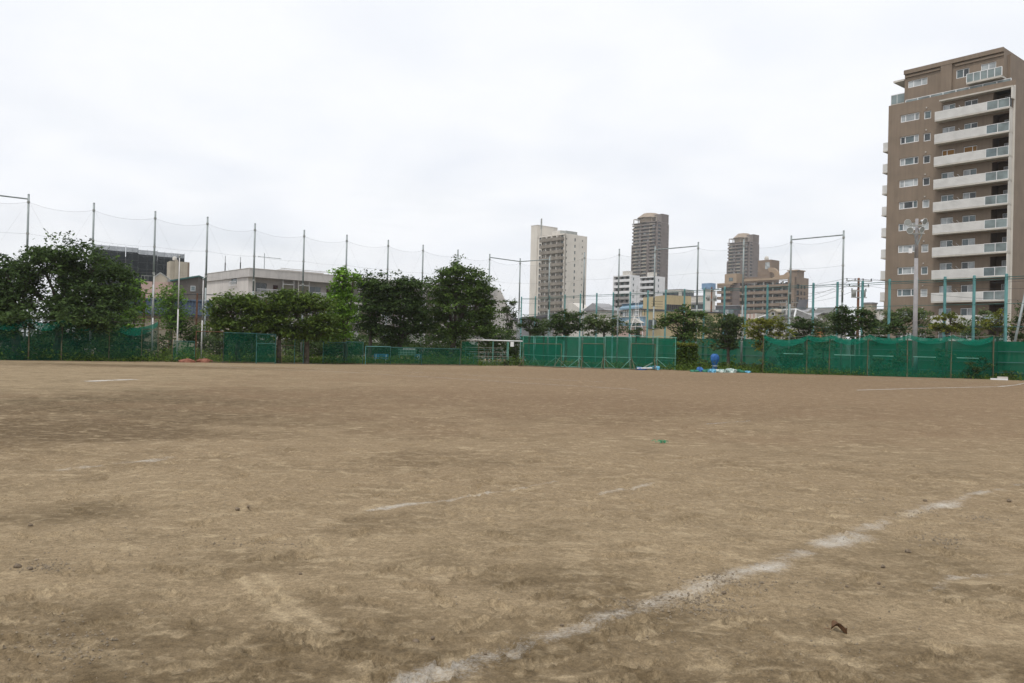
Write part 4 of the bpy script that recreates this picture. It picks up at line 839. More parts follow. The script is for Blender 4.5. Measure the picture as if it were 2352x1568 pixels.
def net_pole(p, h, label, beam=None):
    T = empty('net_pole', p, 0, label, 'pole', 'tall grey poles of the ball net')
    mb = MB().tube((0, 0, -.3), (0, 0, h * .5), .088, .082, 10).tube((0, 0, h * .5), (0, 0, h), .082, .075, 10); mb.build('shaft', M['pole'], T, True)
    MB().tube((0, 0, h), (0, 0, h + .06), .084, .06, 10).build('cap', M['pole'], T)
    for f in (.22, .40, .58, .76, .955): MB().tube((0, 0, h * f - .07), (0, 0, h * f + .07), .105, .105, 10).build('clamp_band', M['greybar'], T)
    if beam is not None: MB().tube((0, 0, h - .32), beam - p + Vector((0, 0, -.0)), .055, n=8).build('top_beam', M['pole'], T)
    return T
for i, (p, h) in enumerate(LP):
    lab = ('tall grey net pole just outside the left edge of the picture' if i == 0 else 'tall grey net pole at the far corner where the two net rows meet' if i == 12 else
           f'tall grey net pole, {ORD[i - 1]} from the left edge in the left-hand row')
    bm = None
    if i in (0, 11): q, hq = LP[i + 1]; bm = q + Vector((0, 0, hq - .32))
    if i == 12: q, hq = RP[0]; bm = q + Vector((0, 0, hq - .32))
    net_pole(p, h, lab, bm)
for i, (p, h) in enumerate(RP):
    bm = None
    if i in (3, 6): q, hq = RP[i + 1]; bm = q + Vector((0, 0, hq - .32))
    net_pole(p, h, f'tall grey net pole, {ORD[i]} to the right of the far corner pole', bm)
M['tallnet'] = mat_net('ball_net_mesh', (.20, .22, .22), .060, .3, .3)
def tall_net(name, label, pts, zlow):
    T = empty(name, pts[0][0], 0, label, 'net'); o = pts[0][0]
    for (p, h), (q, g) in zip(pts[:-1], pts[1:]):
        p, q = p - o, q - o; V = lambda s, z: tuple(p.lerp(q, s) + Vector((0, 0, z))); n = 10; d = (q - p).length
        sag = lambda s, a: -a * 4 * s * (1 - s)
        hh = lambda s: h + (g - h) * s
        for nm, fz, sg in (('top_cable', .955, .34), ('middle_cable', .76, .10), ('middle_cable', .58, .06)):
            MB().path([V(s, hh(s) * fz + sag(s, sg)) for s in np.linspace(0, 1, n + 1)], .0065, 4).build(nm, M['cable'], T)
        MB().path([V(.02, h * .95), V(.55, h * .58), V(.98, h * .30)], .0035, 3).path([V(.98, g * .95), V(.45, g * .58), V(.02, g * .30)], .0035, 3).build('stay_wire', M['cable'], T)
        mb = MB()
        for k in range(n):
            s0, s1 = k / n, (k + 1) / n; mb.quad(V(s0, zlow), V(s1, zlow), V(s1, hh(s1) * .955 + sag(s1, .34)), V(s0, hh(s0) * .955 + sag(s0, .34)))
        mb.build('net_sheet', M['tallnet'], T)
tall_net('ball_net', 'fine grey ball net hung between the left row of tall poles', LP, 2.6)
tall_net('ball_net', 'fine grey ball net hung between the right row of tall poles', [LP[-1]] + RP, 2.6)

# ------------------------------------------------------------------ teal fence behind the right-hand trees
TB = foot(1198, 110); TA = foot(2312, 65); TD = (TA - TB).normalized()
TP = [(1198, 682), (1230, 681), (1262, 679), (1298, 677), (1333.5, 675), (1371, 673.5), (1409, 672), (1448, 670.5), (1488.5, 668), (1529.5, 666), (1572.5, 664.3), (1617.8, 662), (1664.7, 659), (1713, 657), (1763.4, 654.8), (1814, 652), (1868.6, 650.4), (1924, 648), (1981.7, 646), (2043.6, 641.7), (2106, 639), (2171, 636), (2238, 633.5), (2312, 629.5), (2392, 626)]
M['windbreak'] = mat_net('windbreak_sheet', (.006, .125, .070), .92, .25, .06)
M['green_net'] = mat_net('green_net', (.006, .155, .094), .54, .5, .25)
M['green_net_fold'] = mat_net('green_net_folded', (.012, .25, .17), .62, .8, .2)
M['green_net_open'] = mat_net('green_net_open', (.005, .11, .068), .50, .6, .25)
M['chainlink'] = mat_net('chain_link', (.10, .12, .10), .13, 1.0, .2)
M['shaded_net'] = mat_net('shaded_green_net', (.004, .080, .052), .56, .5, .2)  # green darkened: tree shade over the left net is put into the colour
def teal_fence():
    T = empty('teal_fence', TB, 0, 'tall teal steel fence with dark cables and a green sheet along its foot', 'fence'); P = [on_line(TB, TD, *q) for q in TP]
    for p, h in P:
        q = p - TB; MB().box(q.x - .085, q.x + .085, q.y - .085, q.y + .085, -.3, h).build('post', M['teal'], T); MB().tube((q.x, q.y, h), (q.x, q.y, h + .05), .11, .08, 6).build('post_cap', M['teal'], T)
    for f in (.975, .955, .72, .50, .32):
        for (p, h), (q, g) in zip(P[:-1], P[1:]):
            a, b = p - TB, q - TB; MB().tube((a.x, a.y - .1, h * f), (b.x, b.y - .1, g * f), .03 if f > .96 else .022, n=5).build('rail', M['teal_rail'], T)
    i0 = 8
    for (p, h), (q, g) in zip(P[i0:-1], P[i0 + 1:]):
        a, b = p - TB, q - TB; hz_ = 3.0; n = Vector((-.6, -.8, 0)) * .15
        MB().quad(tuple(a + n), tuple(b + n), tuple(b + n + Vector((0, 0, hz_))), tuple(a + n + Vector((0, 0, hz_)))).build('windbreak_sheet', M['windbreak'], T)
        for z in (.55, 1.35, 2.2): MB().tube(tuple(a + n * 1.6 + Vector((0, 0, z))), tuple(b + n * 1.6 + Vector((0, 0, z))), .035, n=4).build('sheet_rail', M['teal_rail'], T)
    A, B = P[0][0] - TB, P[i0][0] - TB
    mb = MB(); mb.quad(tuple(A), tuple(B), tuple(B + Vector((0, 0, 3.1))), tuple(A + Vector((0, 0, 3.1)))); mb.build('windbreak_sheet', M['windbreak'], T)
teal_fence()
# rusty fence on the left, behind the trees
def rusty_fence():
    A, B = foot(318, 70), foot(1000, 108); D = (B - A).normalized(); T = empty('rusty_fence', A, 0, 'rust-brown post fence with thin rails behind the left-hand trees', 'fence')
    xs = [(332, 671), (392, 675), (453, 673.5), (511, 675.5), (565, 679), (612, 683), (660, 688), (704, 690), (746, 692), (786, 695), (850, 700), (905, 704)]; P = [on_line(A, D, *q) for q in xs]
    for i, (p, h) in enumerate(P): q = p - A; MB().tube((q.x, q.y, -.2), (q.x, q.y, h), .10, .09, 8).build('post', M['rust' if i != 3 and i != 4 else 'greybar'], T)
    for f in (.985, .80, .6):
        for (p, h), (q, g) in zip(P[:-1], P[1:]): a, b = p - A, q - A; MB().tube((a.x, a.y, h * f), (b.x, b.y, g * f), .045 if f > .9 else .02, n=5).build('rail', M['dark'], T)
rusty_fence()

# ------------------------------------------------------------------ low nets and fence panels round the field
def netgrid(a, b, z0, z1, o, sag=0.0, nx=10, nz=4, wob=.04, sag0=0.0):
    """hanging sheet between ground points a and b; top sags by `sag`"""
    mb = MB(); d = (b - a); n = Vector((-d.y, d.x, 0)).normalized(); P = []
    for j in range(nz + 1):
        for i in range(nx + 1):
            s = i / nx; zt = z1 - sag * 4 * s * (1 - s); zb = z0 - sag0 * 4 * s * (1 - s); z = zb + (zt - zb) * j / nz; p = a.lerp(b, s) - o + n * (wob * math.sin(i * 2.1 + j * 1.3 + a.x) if 0 < j < nz else 0); P.append((p.x, p.y, z))
    mb.v = P; mb.f = [(j * (nx + 1) + i, j * (nx + 1) + i + 1, (j + 1) * (nx + 1) + i + 1, (j + 1) * (nx + 1) + i) for j in range(nz) for i in range(nx)]; return mb
def panel(label, p0, p1, ytop, netm, framem, name='fence_panel', group='low fence panels along the field', mid=None, braces=False, r=.03, top=True, lean=0):
    a, b = gp(*p0), gp(*p1); h = (zz(p0[0], ytop, a.y) + zz(p1[0], ytop + (p1[1] - p0[1]), b.y)) / 2; T = empty(name, a, 0, label, 'fence panel', group); d = b - a
    for q in (Vector((0, 0, 0)), d): MB().tube(tuple(q), tuple(q + Vector((0, 0, h))), r, n=6).build('post', M[framem], T)
    U = Vector((0, 0, 1)); dn = d.normalized() * r
    if top: MB().tube(tuple(U * (h - r) + dn), tuple(d - dn + U * (h - r)), r * .9, n=6).build('top_rail', M[framem], T)
    MB().tube(tuple(U * .06 + dn), tuple(d - dn + U * .06), r * .9, n=6).build('bottom_rail', M['olive'], T)
    if mid: MB().tube(tuple(U * h * mid + dn), tuple(d - dn + U * h * mid), r * .8, n=6).build('middle_rail', M[framem], T)
    netgrid(a, b, .05, h - .03, a).build('net', M[netm], T)
    if braces:
        n = Vector((-d.y, d.x, 0)).normalized()
        for q in (d * .04, d * .96):
            mb = MB(); mb.tube(tuple(q - n * .9 + U * .05), tuple(q + U * h * .42), r * .8, n=5).tube(tuple(q + n * .9 + U * .05), tuple(q + U * h * .42), r * .8, n=5).tube(tuple(q - n * .95 + U * .05), tuple(q + n * .95 + U * .05), r, n=5); mb.build('foot_brace', M[framem], T)
    return T, h
def hanging(label, posts, netm, ytops, sags, fold=True, framem='olive'):
    B = [gp(*p) for p in posts]; o = B[0]; T = empty('hanging_net', o, 0, label, 'net'); H = [zz(p[0], y, b.y) for p, y, b in zip(posts, ytops, B)]
    for b, h in zip(B, H): q = b - o; MB().tube((q.x, q.y, -.1), (q.x, q.y, h + .05), .04, n=6).build('post', M[framem], T)
    for k in range(len(B) - 1):
        h = (H[k] + H[k + 1]) / 2; fw = Vector((0, -.12, 0))
        netgrid(B[k], B[k + 1], 0.02, h, o, sags[k], 12, 5, .07).build('net_sheet', M[netm], T)
        if fold: netgrid(B[k] + fw, B[k + 1] + fw, h - .30, h + .01, o, sags[k] + .02, 12, 2, .03, sags[k] * 1.6).build('folded_edge', M['green_net_fold'], T)
        q0, q1 = B[k] - o, B[k + 1] - o
        MB().path([tuple(q0.lerp(q1, s) + Vector((0, 0, h - sags[k] * .45 * 4 * s * (1 - s) + .03))) for s in np.linspace(0, 1, 9)], .012, 4).build('rope', M['greybar'], T)
    return T, B, H, o
lp = [(-75, 826.5), (-20, 826.8), (65, 827.5), (140.5, 828), (249.5, 828.6), (362, 829.5)]
hanging('shade-darkened green net sagging between posts under the big left-hand trees', lp, 'shaded_net', [734, 733, 730.5, 733, 737, 737], [.25, .3, .3, .25, .45], True)
panel('wire mesh panel on a pale frame crossing the edge of the sagging left net', (324, 829.3), (395, 830.6), 755, 'chainlink', 'olive', r=.022)
panel('low green net panel beside the tallest flagpole', (398, 830.6), (446, 831.5), 782, 'green_net_open', 'teal_rail', r=.022)
panel('tall wire mesh panel with a rusty top rail right of the flagpoles', (449, 831.5), (512, 833), 759.5, 'chainlink', 'rust')
panel('tall dark net panel in front of the first cherry tree', (512, 833), (588, 834), 763, 'shaded_net', 'teal_rail')
panel('tall green net panel just left of the second cherry trunk', (588, 834.2), (632, 834.6), 766, 'green_net_open', 'teal_rail')
panel('low dense green net panel standing in front of a taller one', (588.5, 835.2), (631.5, 835.6), 787.5, 'shaded_net', 'teal_rail')
panel('low wire panel between the two cherry trunks', (647, 834.8), (676, 835), 792, 'chainlink', 'olive', r=.022)
panel('narrow wire panel right of the second cherry trunk', (676, 835), (696, 835.2), 779.5, 'chainlink', 'teal_rail')
panel('green net panel under the bright green tree, left half', (741.5, 835.4), (794, 836), 785, 'shaded_net', 'teal_rail')
panel('green net panel under the bright green tree, right half', (794, 836), (833, 836.5), 784, 'green_net_open', 'teal_rail')
panel('low dark net panel in front of the blue bench', (839, 836.6), (896, 837.2), 794.5, 'shaded_net', 'teal')
panel('low dark net panel in front of the scoreboard', (896, 837.2), (968, 838.1), 797, 'shaded_net', 'teal_rail')
panel('low dark net panel right of the scoreboard', (968, 838.1), (1056, 839), 799, 'shaded_net', 'teal_rail')
panel('taller wire mesh panel beside the terrace of benches', (1058, 839), (1098, 839.6), 782, 'green_net_open', 'olive', r=.022)
rp = [(1752, 856.2), (1852, 859), (1904, 860.4), (1992, 863.2), (2083, 865.8), (2184, 868.4), (2280, 870.7)]
T_, B_, H_, o_ = hanging('long green net sagging between posts around the floodlight pole', rp, 'green_net', [770, 770, 770, 769, 769, 769, 771], [.38, .16, .3, .26, .26, .32], True)
for k in range(len(B_) - 1):
    if k in (0, 2, 3, 4, 5):
        a, b = B_[k] - o_, B_[k + 1] - o_; s0, s1 = ((.45, .9) if k == 0 else (.1, .62)); MB().tube(tuple(a.lerp(b, s0) + Vector((0, -.2, 1.62))), tuple(a.lerp(b, s1) + Vector((0, -.2, 1.62))), .022, n=5).build('guide_pipe', M['aqua'], T_)
panel('low green gate of net in front of the long sagging net', (1953, 861.9), (1995, 863.2), 815, 'green_net', 'aqua', r=.025)
panel('green net panel returning from the right end of the long net', (2281, 871), (2303, 870.0), 772, 'green_net', 'olive')

# batting screens with aqua pipe frames
def screen(label, x0, yb0, x1, yb1, yt0, yt1, lean=0.0, midf=.36):
    a, b = gp(x0, yb0), gp(x1, yb1); T = empty('batting_screen', a, 0, label, 'screen', 'aqua framed batting screens'); d = b - a; h0, h1 = zz(x0, yt0, a.y), zz(x1, yt1, b.y); U = Vector((0, 0, 1)); n = Vector((-d.y, d.x, 0)).normalized(); r = .021; L_ = Vector((lean, 0, 0))
    for nm, q, h in (('post', Vector((0, 0, 0)), h0), ('post', d - d.normalized() * .1, h1)): MB().tube(tuple(q), tuple(q + U * h + L_), r, n=6).build(nm, M['aqua'], T)
    MB().tube(tuple(U * h0 + L_), tuple(d + U * h1 + L_), r * 1.15, n=6).build('top_bar', M['aqua'], T); MB().tube(tuple(U * h0 * midf), tuple(d + U * h1 * midf), r, n=6).build('middle_bar', M['aqua'], T)
    e = d.normalized(); mb = MB()
    for s in (-1, 1): mb.tube(tuple(e * (.95 * s) + U * .05 - n * .05), tuple(U * h0 * .30), r * .9, n=5)
    mb.tube(tuple(e * -1.0 + U * .05), tuple(e * 1.0 + U * .05), r, n=5); mb.build('foot_brace', M['aqua'], T)
    mb = MB(); mb.tube(tuple(-n * .8 + U * .05), tuple(U * h0 * .3), r * .9, n=5).tube(tuple(n * .8 + U * .05), tuple(U * h0 * .3), r * .9, n=5); mb.build('back_brace', M['olive'], T)
    q = netgrid(a + n * .06, b + n * .06, .05, (h0 + h1) / 2 - .05, a, .06, 10, 5, .08); q.build('net', M['green_net'], T)
SC = [(1200.5, 837.6, 1226, 839.2, 771, 772.5), (1226, 839.2, 1276, 842, 771.6, 773.5), (1276, 842.2, 1331, 843.8, 772, 774), (1331, 844, 1388.5, 845.8, 772, 774.5), (1388.5, 846, 1448.4, 847, 772, 774), (1448.4, 847.2, 1509.5, 848, 770.3, 774), (1509.5, 848, 1553, 849.2, 772, 775)]
for i, s in enumerate(SC): screen(f'aqua framed batting screen with green net, {ORD[i]} from the terrace of benches', *s, lean=.12 if i == 1 else 0)
panel('low olive pipe frame with net, beside the terrace of benches', (1202, 841), (1288.5, 844.5), 786.5, 'green_net_open', 'olive', name='pipe_frame', group='olive pipe frames', braces=True)
panel('low olive pipe frame standing in the middle of the screen row', (1336, 846), (1386, 847.5), 787.5, 'green_net_open', 'olive', name='pipe_frame', group='olive pipe frames', braces=True)
panel('olive pipe frame near the pile of pipes', (1449, 848.8), (1503.5, 850), 788, 'green_net_open', 'olive', name='pipe_frame', group='olive pipe frames', braces=True)

# ------------------------------------------------------------------ flagpoles
for px0, py0, px1, py1, lab in ((348.5, 826, 354, 633, 'white flagpole at the edge of the sagging net, left of three'), (406, 829, 416.5, 591, 'tallest white flagpole, middle of three'), (462, 828.5, 468, 643, 'white flagpole rising from the orange tarp, right of three')):
    b = gp(px0, py0); h = zz(px1, py1, b.y); T = empty('flagpole', b, 0, lab, 'flagpole', 'three white flagpoles')
    MB().tube((0, 0, 0), (0, 0, h * .5), .055, .048, 10).tube((0, 0, h * .5), (0, 0, h), .048, .032, 10).build('shaft', M['white_pole'], T, True)
    MB().lathe((0, 0, h), [(.02, 0), (.06, .03), (.075, .08), (.055, .13), (.01, .15)], 10).build('finial', M['greybar'], T, True); MB().box(-.3, .3, -.3, .3, -.05, .28).build('plinth', M['concrete'], T)
    MB().tube((.1, 0, 1.1), (.1, 0, 1.3), .03, n=5).build('cleat', M['dark'], T)

# ------------------------------------------------------------------ floodlight pole
def floodlight():
    b = foot(2101, 66); Z = 66; T = empty('floodlight_pole', b, 0, 'concrete floodlight pole with four round lamps in front of the brown block', 'floodlight pole'); X = lambda px, py: at(px, py, Z) - b; ht = X(2106, 502).z; hx = X(2106, 502).x
    MB().tube((0, 0, -.2), (hx * .75, 0, ht * .75), .205, .145, 14).tube((hx * .75, 0, ht * .75), (hx, 0, ht), .145, .115, 14).build('shaft', mat('pole_concrete', (.31, .30, .305), .85, .08, 3, bump=.2), T, True)
    w0, w1 = X(2101, 863).z, X(2102, 820).z; MB().tube((0, 0, .0), (.02, 0, w1), .216, .209, 14).build('base_wrap', M['teal_rail'], T, True)
    for py, l, r_ in ((517.5, 2088, 2121), (536, 2090, 2120)):
        a, c = X(l, py), X(r_, py); MB().box(a.x, c.x, -.28, -.2, a.z - .04, a.z + .04).box(a.x, c.x, .18, .26, a.z - .04, a.z + .04).build('crossarm', M['greybar'], T)
    for s in (2096.5, 2115): a, c = X(s, 538), X(2105, 563); MB().tube(tuple(a + Vector((0, -.2, 0))), tuple(c + Vector((0, -.15, 0))), .04, n=6).build('strut', M['pole'], T)
    MB().box(X(2096, 0).x, X(2103, 0).x, -.3, -.2, X(0, 531).z, X(0, 520).z).build('ballast_box', M['white'], T)
    for px, py, sx in ((2082.5, 511, -1), (2119, 508.5, 1), (2088, 529, -1), (2112.5, 527.5, 1)):
        c = X(px, py); ax = Vector((sx * .35, -.85, -.25)).normalized(); la = MB().lathe(c + Vector((0, -.15, 0)), [(.05, -.24), (.10, -.21), (.13, -.08), (.22, .08), (.27, .15), (.25, .15), (.2, .08), (.09, -.08), (.02, -.10)], 16, ax).build('lamp', M['lampshell'], T, True)
        MB().lathe(c + Vector((0, -.15, 0)) , [(.245, .138), (.01, .144)], 16, ax).build('lamp_glass', M['lampglass'], la); MB().tube(tuple(c + Vector((0, -.1, 0)) - ax * .2), tuple(c + Vector((-sx * .28, -.1, -.12))), .035, n=6).build('bracket', M['dark'], la)
M['lampshell'] = mat('lamp_reflector', (.72, .73, .73), .35, .08, 3, metal=.3); M['lampglass'] = mat_glass('lamp_glass', (.35, .38, .37), .15)
floodlight()
b = gp(2313, 868); T = empty('leaning_pole', b, 0, 'grey steel pole leaning to the right at the right edge', 'pole'); e = at(2356, 668, b.y) - b; d = e.normalized(); MB().tube((0, 0, -.05), tuple(d * 8.5), .12, .085, 12).build('shaft', M['pole'], T, True); q = d * 2.35; MB().tube(tuple(q - d * .06), tuple(q + d * .06), .15, n=10).build('collar', M['rust'], T)

# ------------------------------------------------------------------ utility poles and wires
def utility(px, Z, ytop, lab, arms, transformer=True, rust=False):
    b = foot(px, Z); h = zz(px, ytop, Z); T = empty('utility_pole', b, 0, lab, 'utility pole'); MB().tube((0, 0, -.3), (0, 0, h), .18, .12, 10).build('shaft', M['rust' if rust else 'concrete'], T, True)
    ends = []
    for (dz, l, n) in arms:
        A = MB().box(-l, l, -.16, -.08, h - dz - .05, h - dz + .05).build('crossarm', M['greybar'], T)
        for k in range(n): x = -l + .1 + k * (2 * l - .2) / (n - 1); MB().lathe((x, -.12, h - dz + .05), [(.035, 0), (.075, .05), (.05, .1), (.08, .16), (.045, .24), (.01, .25)], 8).build('insulator', M['dark'], A, True); ends.append(b + Vector((x, -.12, h - dz + .27)))
    if transformer:
        for s in (-1, 1): MB().lathe((s * .55, -.05, h - 2.2), [(.01, 0), (.26, .02), (.27, .75), (.22, .82), (.01, .84)], 10).build('transformer', M['greybar'], T, True)
        MB().box(-.9, .9, -.25, -.15, h - 2.32, h - 2.22).build('transformer_arm', M['greybar'], T)
    MB().tube((0, .25, h - 1.2), (0, .25, h - 3.4), .05, n=6).tube((0, 0, h - 1.3), (0, .3, h - 1.3), .03, n=5).build('cable_riser', M['dark'], T)
    return ends, b, h
e1, b1, h1 = utility(1968.5, 95, 638, 'dark utility pole with transformers left of the brown apartment block', ((.35, 1.5, 4), (1.0, 1.2, 3), (1.5, .9, 2)), True, True)
e2, b2, h2 = utility(1631.5, 135, 659, 'brown utility pole with angled arms in front of the blue tank tower', ((.4, 1.1, 3), (2.0, 1.0, 2)), True, True)
e3, b3, h3 = utility(1804.5, 130, 690, 'short utility pole with a crowded crossarm before the tan block', ((.3, 1.8, 5), (.9, 1.2, 3)), True)
def wire(a, b, sag, lab, r=.016):
    T = MB().path([tuple(a.lerp(b, s) - a - Vector((0, 0, sag * 4 * s * (1 - s)))) for s in np.linspace(0, 1, 13)], r, 4).build('power_line', M['dark']); T.location = a; tag(T, lab, 'wire', 'overhead wires')
for k, i in enumerate((0, 1, 3, 5)): wire(e1[i], at(2420 + k * 6, (634, 640, 660, 690)[k], 80), .5, f'overhead wire from the dark utility pole to the right, {ORD[k]} from the top')
for k, (i, j) in enumerate(((0, 0), (2, 1), (5, 3))): wire(e1[i], e2[j], .9, f'overhead wire between the dark and the brown utility poles, {ORD[k]} from the top')
for k, (i, j) in enumerate(((1, 0), (4, 2), (6, 4))): wire(e1[i], e3[j], .7, f'overhead wire from the dark utility pole to the short one, {ORD[k]} from the top')
for k, i in enumerate((0, 1, 3)): wire(e2[i], at(1120, (726, 730, 737)[k], 150), 1.2, f'overhead wire running left from the brown utility pole, {ORD[k]} from the top')
wire(foot(1262.7, 90) + Vector((0, 0, 6.6)), at(1150, 686, 100), .3, 'thin overhead wire left of the corner net pole', .012)

# ------------------------------------------------------------------ terrace of benches, scoreboard, benches
M['terrace_green'] = mat('terrace_green', (.11, .22, .17), .6, .2); M['grid_paint'] = mat('grid_paint', (.28, .42, .36), .7, .1); M['bench_wood'] = mat('weathered_bench_board', (.27, .27, .22), .85, .2, 2.0, c2=(.14, .16, .12)); M['bench_blue'] = mat('blue_bench_board', (.06, .26, .42), .6, .15); M['board_green'] = mat('scoreboard_green', (.02, .10, .06), .7, .1)
def terrace(name, label, pxl, pxr, yb, rows, roof=True):
    a, b = gp(pxl, yb[0]), gp(pxr, yb[1]); T = empty(name, a, 0, label, 'bleachers'); d = b - a; n = Vector((-d.y, d.x, 0)).normalized(); n = n if n.y > 0 else -n; U = Vector((0, 0, 1))
    for k in range(rows):
        p = n * (.4 + k * .75) + U * (.38 + .38 * k)
        for half in (0, 1):
            q0, q1 = p + d * (.01 + .5 * half), p + d * (.48 + .5 * half)
            for w in (0, .17): mb = MB(); mb.quad(*[tuple(x) for x in (q0 + n * w, q1 + n * w, q1 + n * (w + .15), q0 + n * (w + .15))]).quad(*[tuple(x) for x in (q0 + n * w, q1 + n * w, q1 + n * w - U * .05, q0 + n * w - U * .05)]).quad(*[tuple(x) for x in (q0 + n * w - U * .05, q1 + n * w - U * .05, q1 + n * (w + .15) - U * .05, q0 + n * (w + .15) - U * .05)]); mb.build('bench_board', M['bench_wood'], T)
        q0, q1 = p + n * .5 - U * .2, p + n * .5 - U * .2 + d
        MB().tube(tuple(q0), tuple(q1), .025, n=5).build('foot_rail', M['terrace_green'], T)
        for s in (.02, .26, .5, .74, .98): MB().tube(tuple(d * s + n * (.55 + k * .75)), tuple(p + d * s + n * .16 - U * .05), .028, n=5).build('leg', M['terrace_green'], T)
    return T, a, d, n
T, a, d, n = terrace('bench_terrace', 'green-framed terrace of benches with a bare roof frame by the corner', 1102, 1193, (838.2, 839.2), 4)
U = Vector((0, 0, 1)); hh = zz(1150, 783, (a + d * .5).y)
for s in (.33, .72, .90, 1.03): MB().tube(tuple(d * s + n * (.1 if s < .8 or s > 1 else 1.5)), tuple(d * s + n * (.1 if s < .8 or s > 1 else 1.5) + U * hh), .035, n=6).build('roof_post', M['aqua'], T)
MB().tube(tuple(d * .08 + n * .1 + U * (hh + .04)), tuple(d * 1.08 + n * .1 + U * (hh + .04)), .05, n=6).build('roof_beam', M['white'], T)
for k in range(7): s = .1 + k * .15; MB().tube(tuple(d * s + n * .1 + U * hh), tuple(d * s + n * 3.2 + U * (hh + .1)), .03, n=5).build('roof_rafter', M['pale'], T)
MB().box(0, .3, 0, .01, 0, .42).build('notice', M['white'], T).location = tuple(d * .755 + U * (hh - .46))
T, a2, d2, n2 = terrace('bench_terrace', 'pale green benches cut off by the right edge of the picture', 2331, 2400, (872.5, 875), 3)
T = empty('scoreboard', gp(914, 836.5), 0, 'green scoreboard with a white grid behind the low nets', 'scoreboard'); Zs = gp(914, 836.5).y + 2.5; o = foot(914, Zs); T.location = o; x0, x1 = 0, (at(956, 808, Zs) - o).x; z1, z0 = zz(935, 799, Zs), zz(935, 815.5, Zs)
for x in (x0 + .15, x1 - .15): MB().tube((x, .06, 0), (x, .06, z1), .04, n=6).build('leg', M['terrace_green'], T)
bd = MB().box(x0, x1, 0, .04, z0, z1).build('board', M['board_green'], T); g_ = MB()
for k in range(11): x = x0 + .22 + k * (x1 - x0 - .24) / 10; g_.box(x - .012, x + .012, -.012, -.003, z0 + .02, z1 - .14)
for z in (z0 + .02, (z0 + z1 - .14) / 2, z1 - .14): g_.box(x0 + .02, x1 - .02, -.010, -.002, z - .012, z + .012)
g_.build('grid_line', M['grid_paint'], bd)
for k in range(9): x = x0 + .45 + k * (x1 - x0 - .5) / 9; MB().box(x, x + .07, -.012, -.003, z1 - .12, z1 - .03).build('white_mark', M['white'], bd)
for (l, r_, y, lab) in ((857.5, 890, 827, 'blue bench behind the net left of the scoreboard'), (953.5, 966, 828, 'short blue bench behind the net right of the scoreboard')):
    Zb = gp(l, 836.3).y + 1.6; o = foot(l, Zb); T = empty('bench', o, 0, lab, 'bench'); w = (at(r_, y, Zb) - o).x
    for k in range(2): MB().box(0, w, k * .2, k * .2 + .17, .40, .44).build('seat_board', M['bench_blue'], T)
    MB().box(0, w, .42, .45, .52, .80).build('backrest', M['bench_blue'], T)
    for x in (.15, w - .2): MB().box(x, x + .05, .02, .40, .0, .40).box(x, x + .05, .40, .415, .40, .75).build('leg', M['white'], T)

# ------------------------------------------------------------------ tarps, pot, pipes and other small things along the fence
M.update(tarp=mat('blue_tarp', (.025, .12, .34), .45, .2, 4, c2=(.01, .06, .22)), tarp2=mat('pale_blue_sheet', (.12, .36, .52), .5, .2, 4), tarpg=mat('green_net_heap', (.03, .17, .11), .8, .3, 6), tarpw=mat('white_striped_sheet', (.46, .5, .48), .7, .2, 7, c2=(.06, .2, .16)), tarpo=mat('orange_tarp', (.27, .115, .075), .7, .2, 5, c2=(.16, .055, .035)), terracotta=mat('terracotta', (.36, .15, .085), .8, .15, 3), rubber=mat('black_rubber', (.02, .02, .02), .8, .2), stone=mat('stone', (.20, .155, .11), .9, .25, 20), dryleaf=mat('dry_leaf', (.16, .09, .05), .8, .3, 30))
def lump(name, label, cat, c, sx, sy, sz, m, seed, group=None, rough=.35, rz=0.0):
    rs = np.random.RandomState(seed); nu, nv = 22, 9; v = []; ph = rs.rand(6) * 6.3
    for j in range(nv + 1):
        th = j / nv * math.pi / 2; ct, st = math.cos(th) ** .55 if j < nv else 0.0, math.sin(th) ** .65
        for i in range(nu):
            a = 2 * math.pi * i / nu; k = 1 + rough * (.5 * math.sin(3 * a + ph[0] + 2 * th) + .35 * math.sin(5 * a + ph[1]) * math.cos(3 * th + ph[2]) + .3 * (rs.rand() - .5))
            hz_ = st * (1 + rough * (.6 * math.sin(2 * a + ph[3]) + .5 * (rs.rand() - .5)))
            v.append((sx * ct * math.cos(a) * k, sy * ct * math.sin(a) * k, max(0, sz * hz_)))
    f = [(j * nu + i, j * nu + (i + 1) % nu, (j + 1) * nu + (i + 1) % nu, (j + 1) * nu + i) for j in range(nv) for i in range(nu)]
    mb = MB(); mb.v = v; mb.f = f; o = mb.build(name, M[m], None, True); o.location = c; o.rotation_euler = (0, 0, rz); return tag(o, label, cat, group)
GT = 'tarps and nets heaped at the field edge'
for i, (px, py, w, h, m, nm, lab) in enumerate(((1597, 852, 18, 4, 'tarpg', 'net_heap', 'flat green net heap at the left end of the tarps'), (1609, 851.5, 15, 9, 'tarp', 'tarp_bundle', 'bright blue tarp bundle among the heaped nets'), (1625, 852.5, 16, 6, 'tarpg', 'net_heap', 'dark green net heap between blue and pale blue sheets'), (1637, 853.2, 14, 7, 'tarp2', 'tarp_bundle', 'pale blue sheet bundle left of the striped sheet'), (1655, 853, 26, 6, 'tarpw', 'tarp_bundle', 'white striped sheet bundle in the middle of the heap'), (1678, 853.6, 24, 8, 'tarpw', 'tarp_bundle', 'pale sheet bundle in front of the small leafy plant'), (1700, 853.6, 26, 6, 'tarpg', 'net_heap', 'green net heap right of the striped sheets'), (1718, 854, 14, 4, 'tarp2', 'tarp_bundle', 'thin pale blue sheet at the right end of the heap'))):
    c = gp(px, py + 2.0); s = c.y / FPX; lump(nm, lab, 'tarp' if nm[0] == 't' else 'net', c + Vector((0, .3, -.01)), w * s * .6, .45, h * s * .95, m, 40 + i, GT, .5)
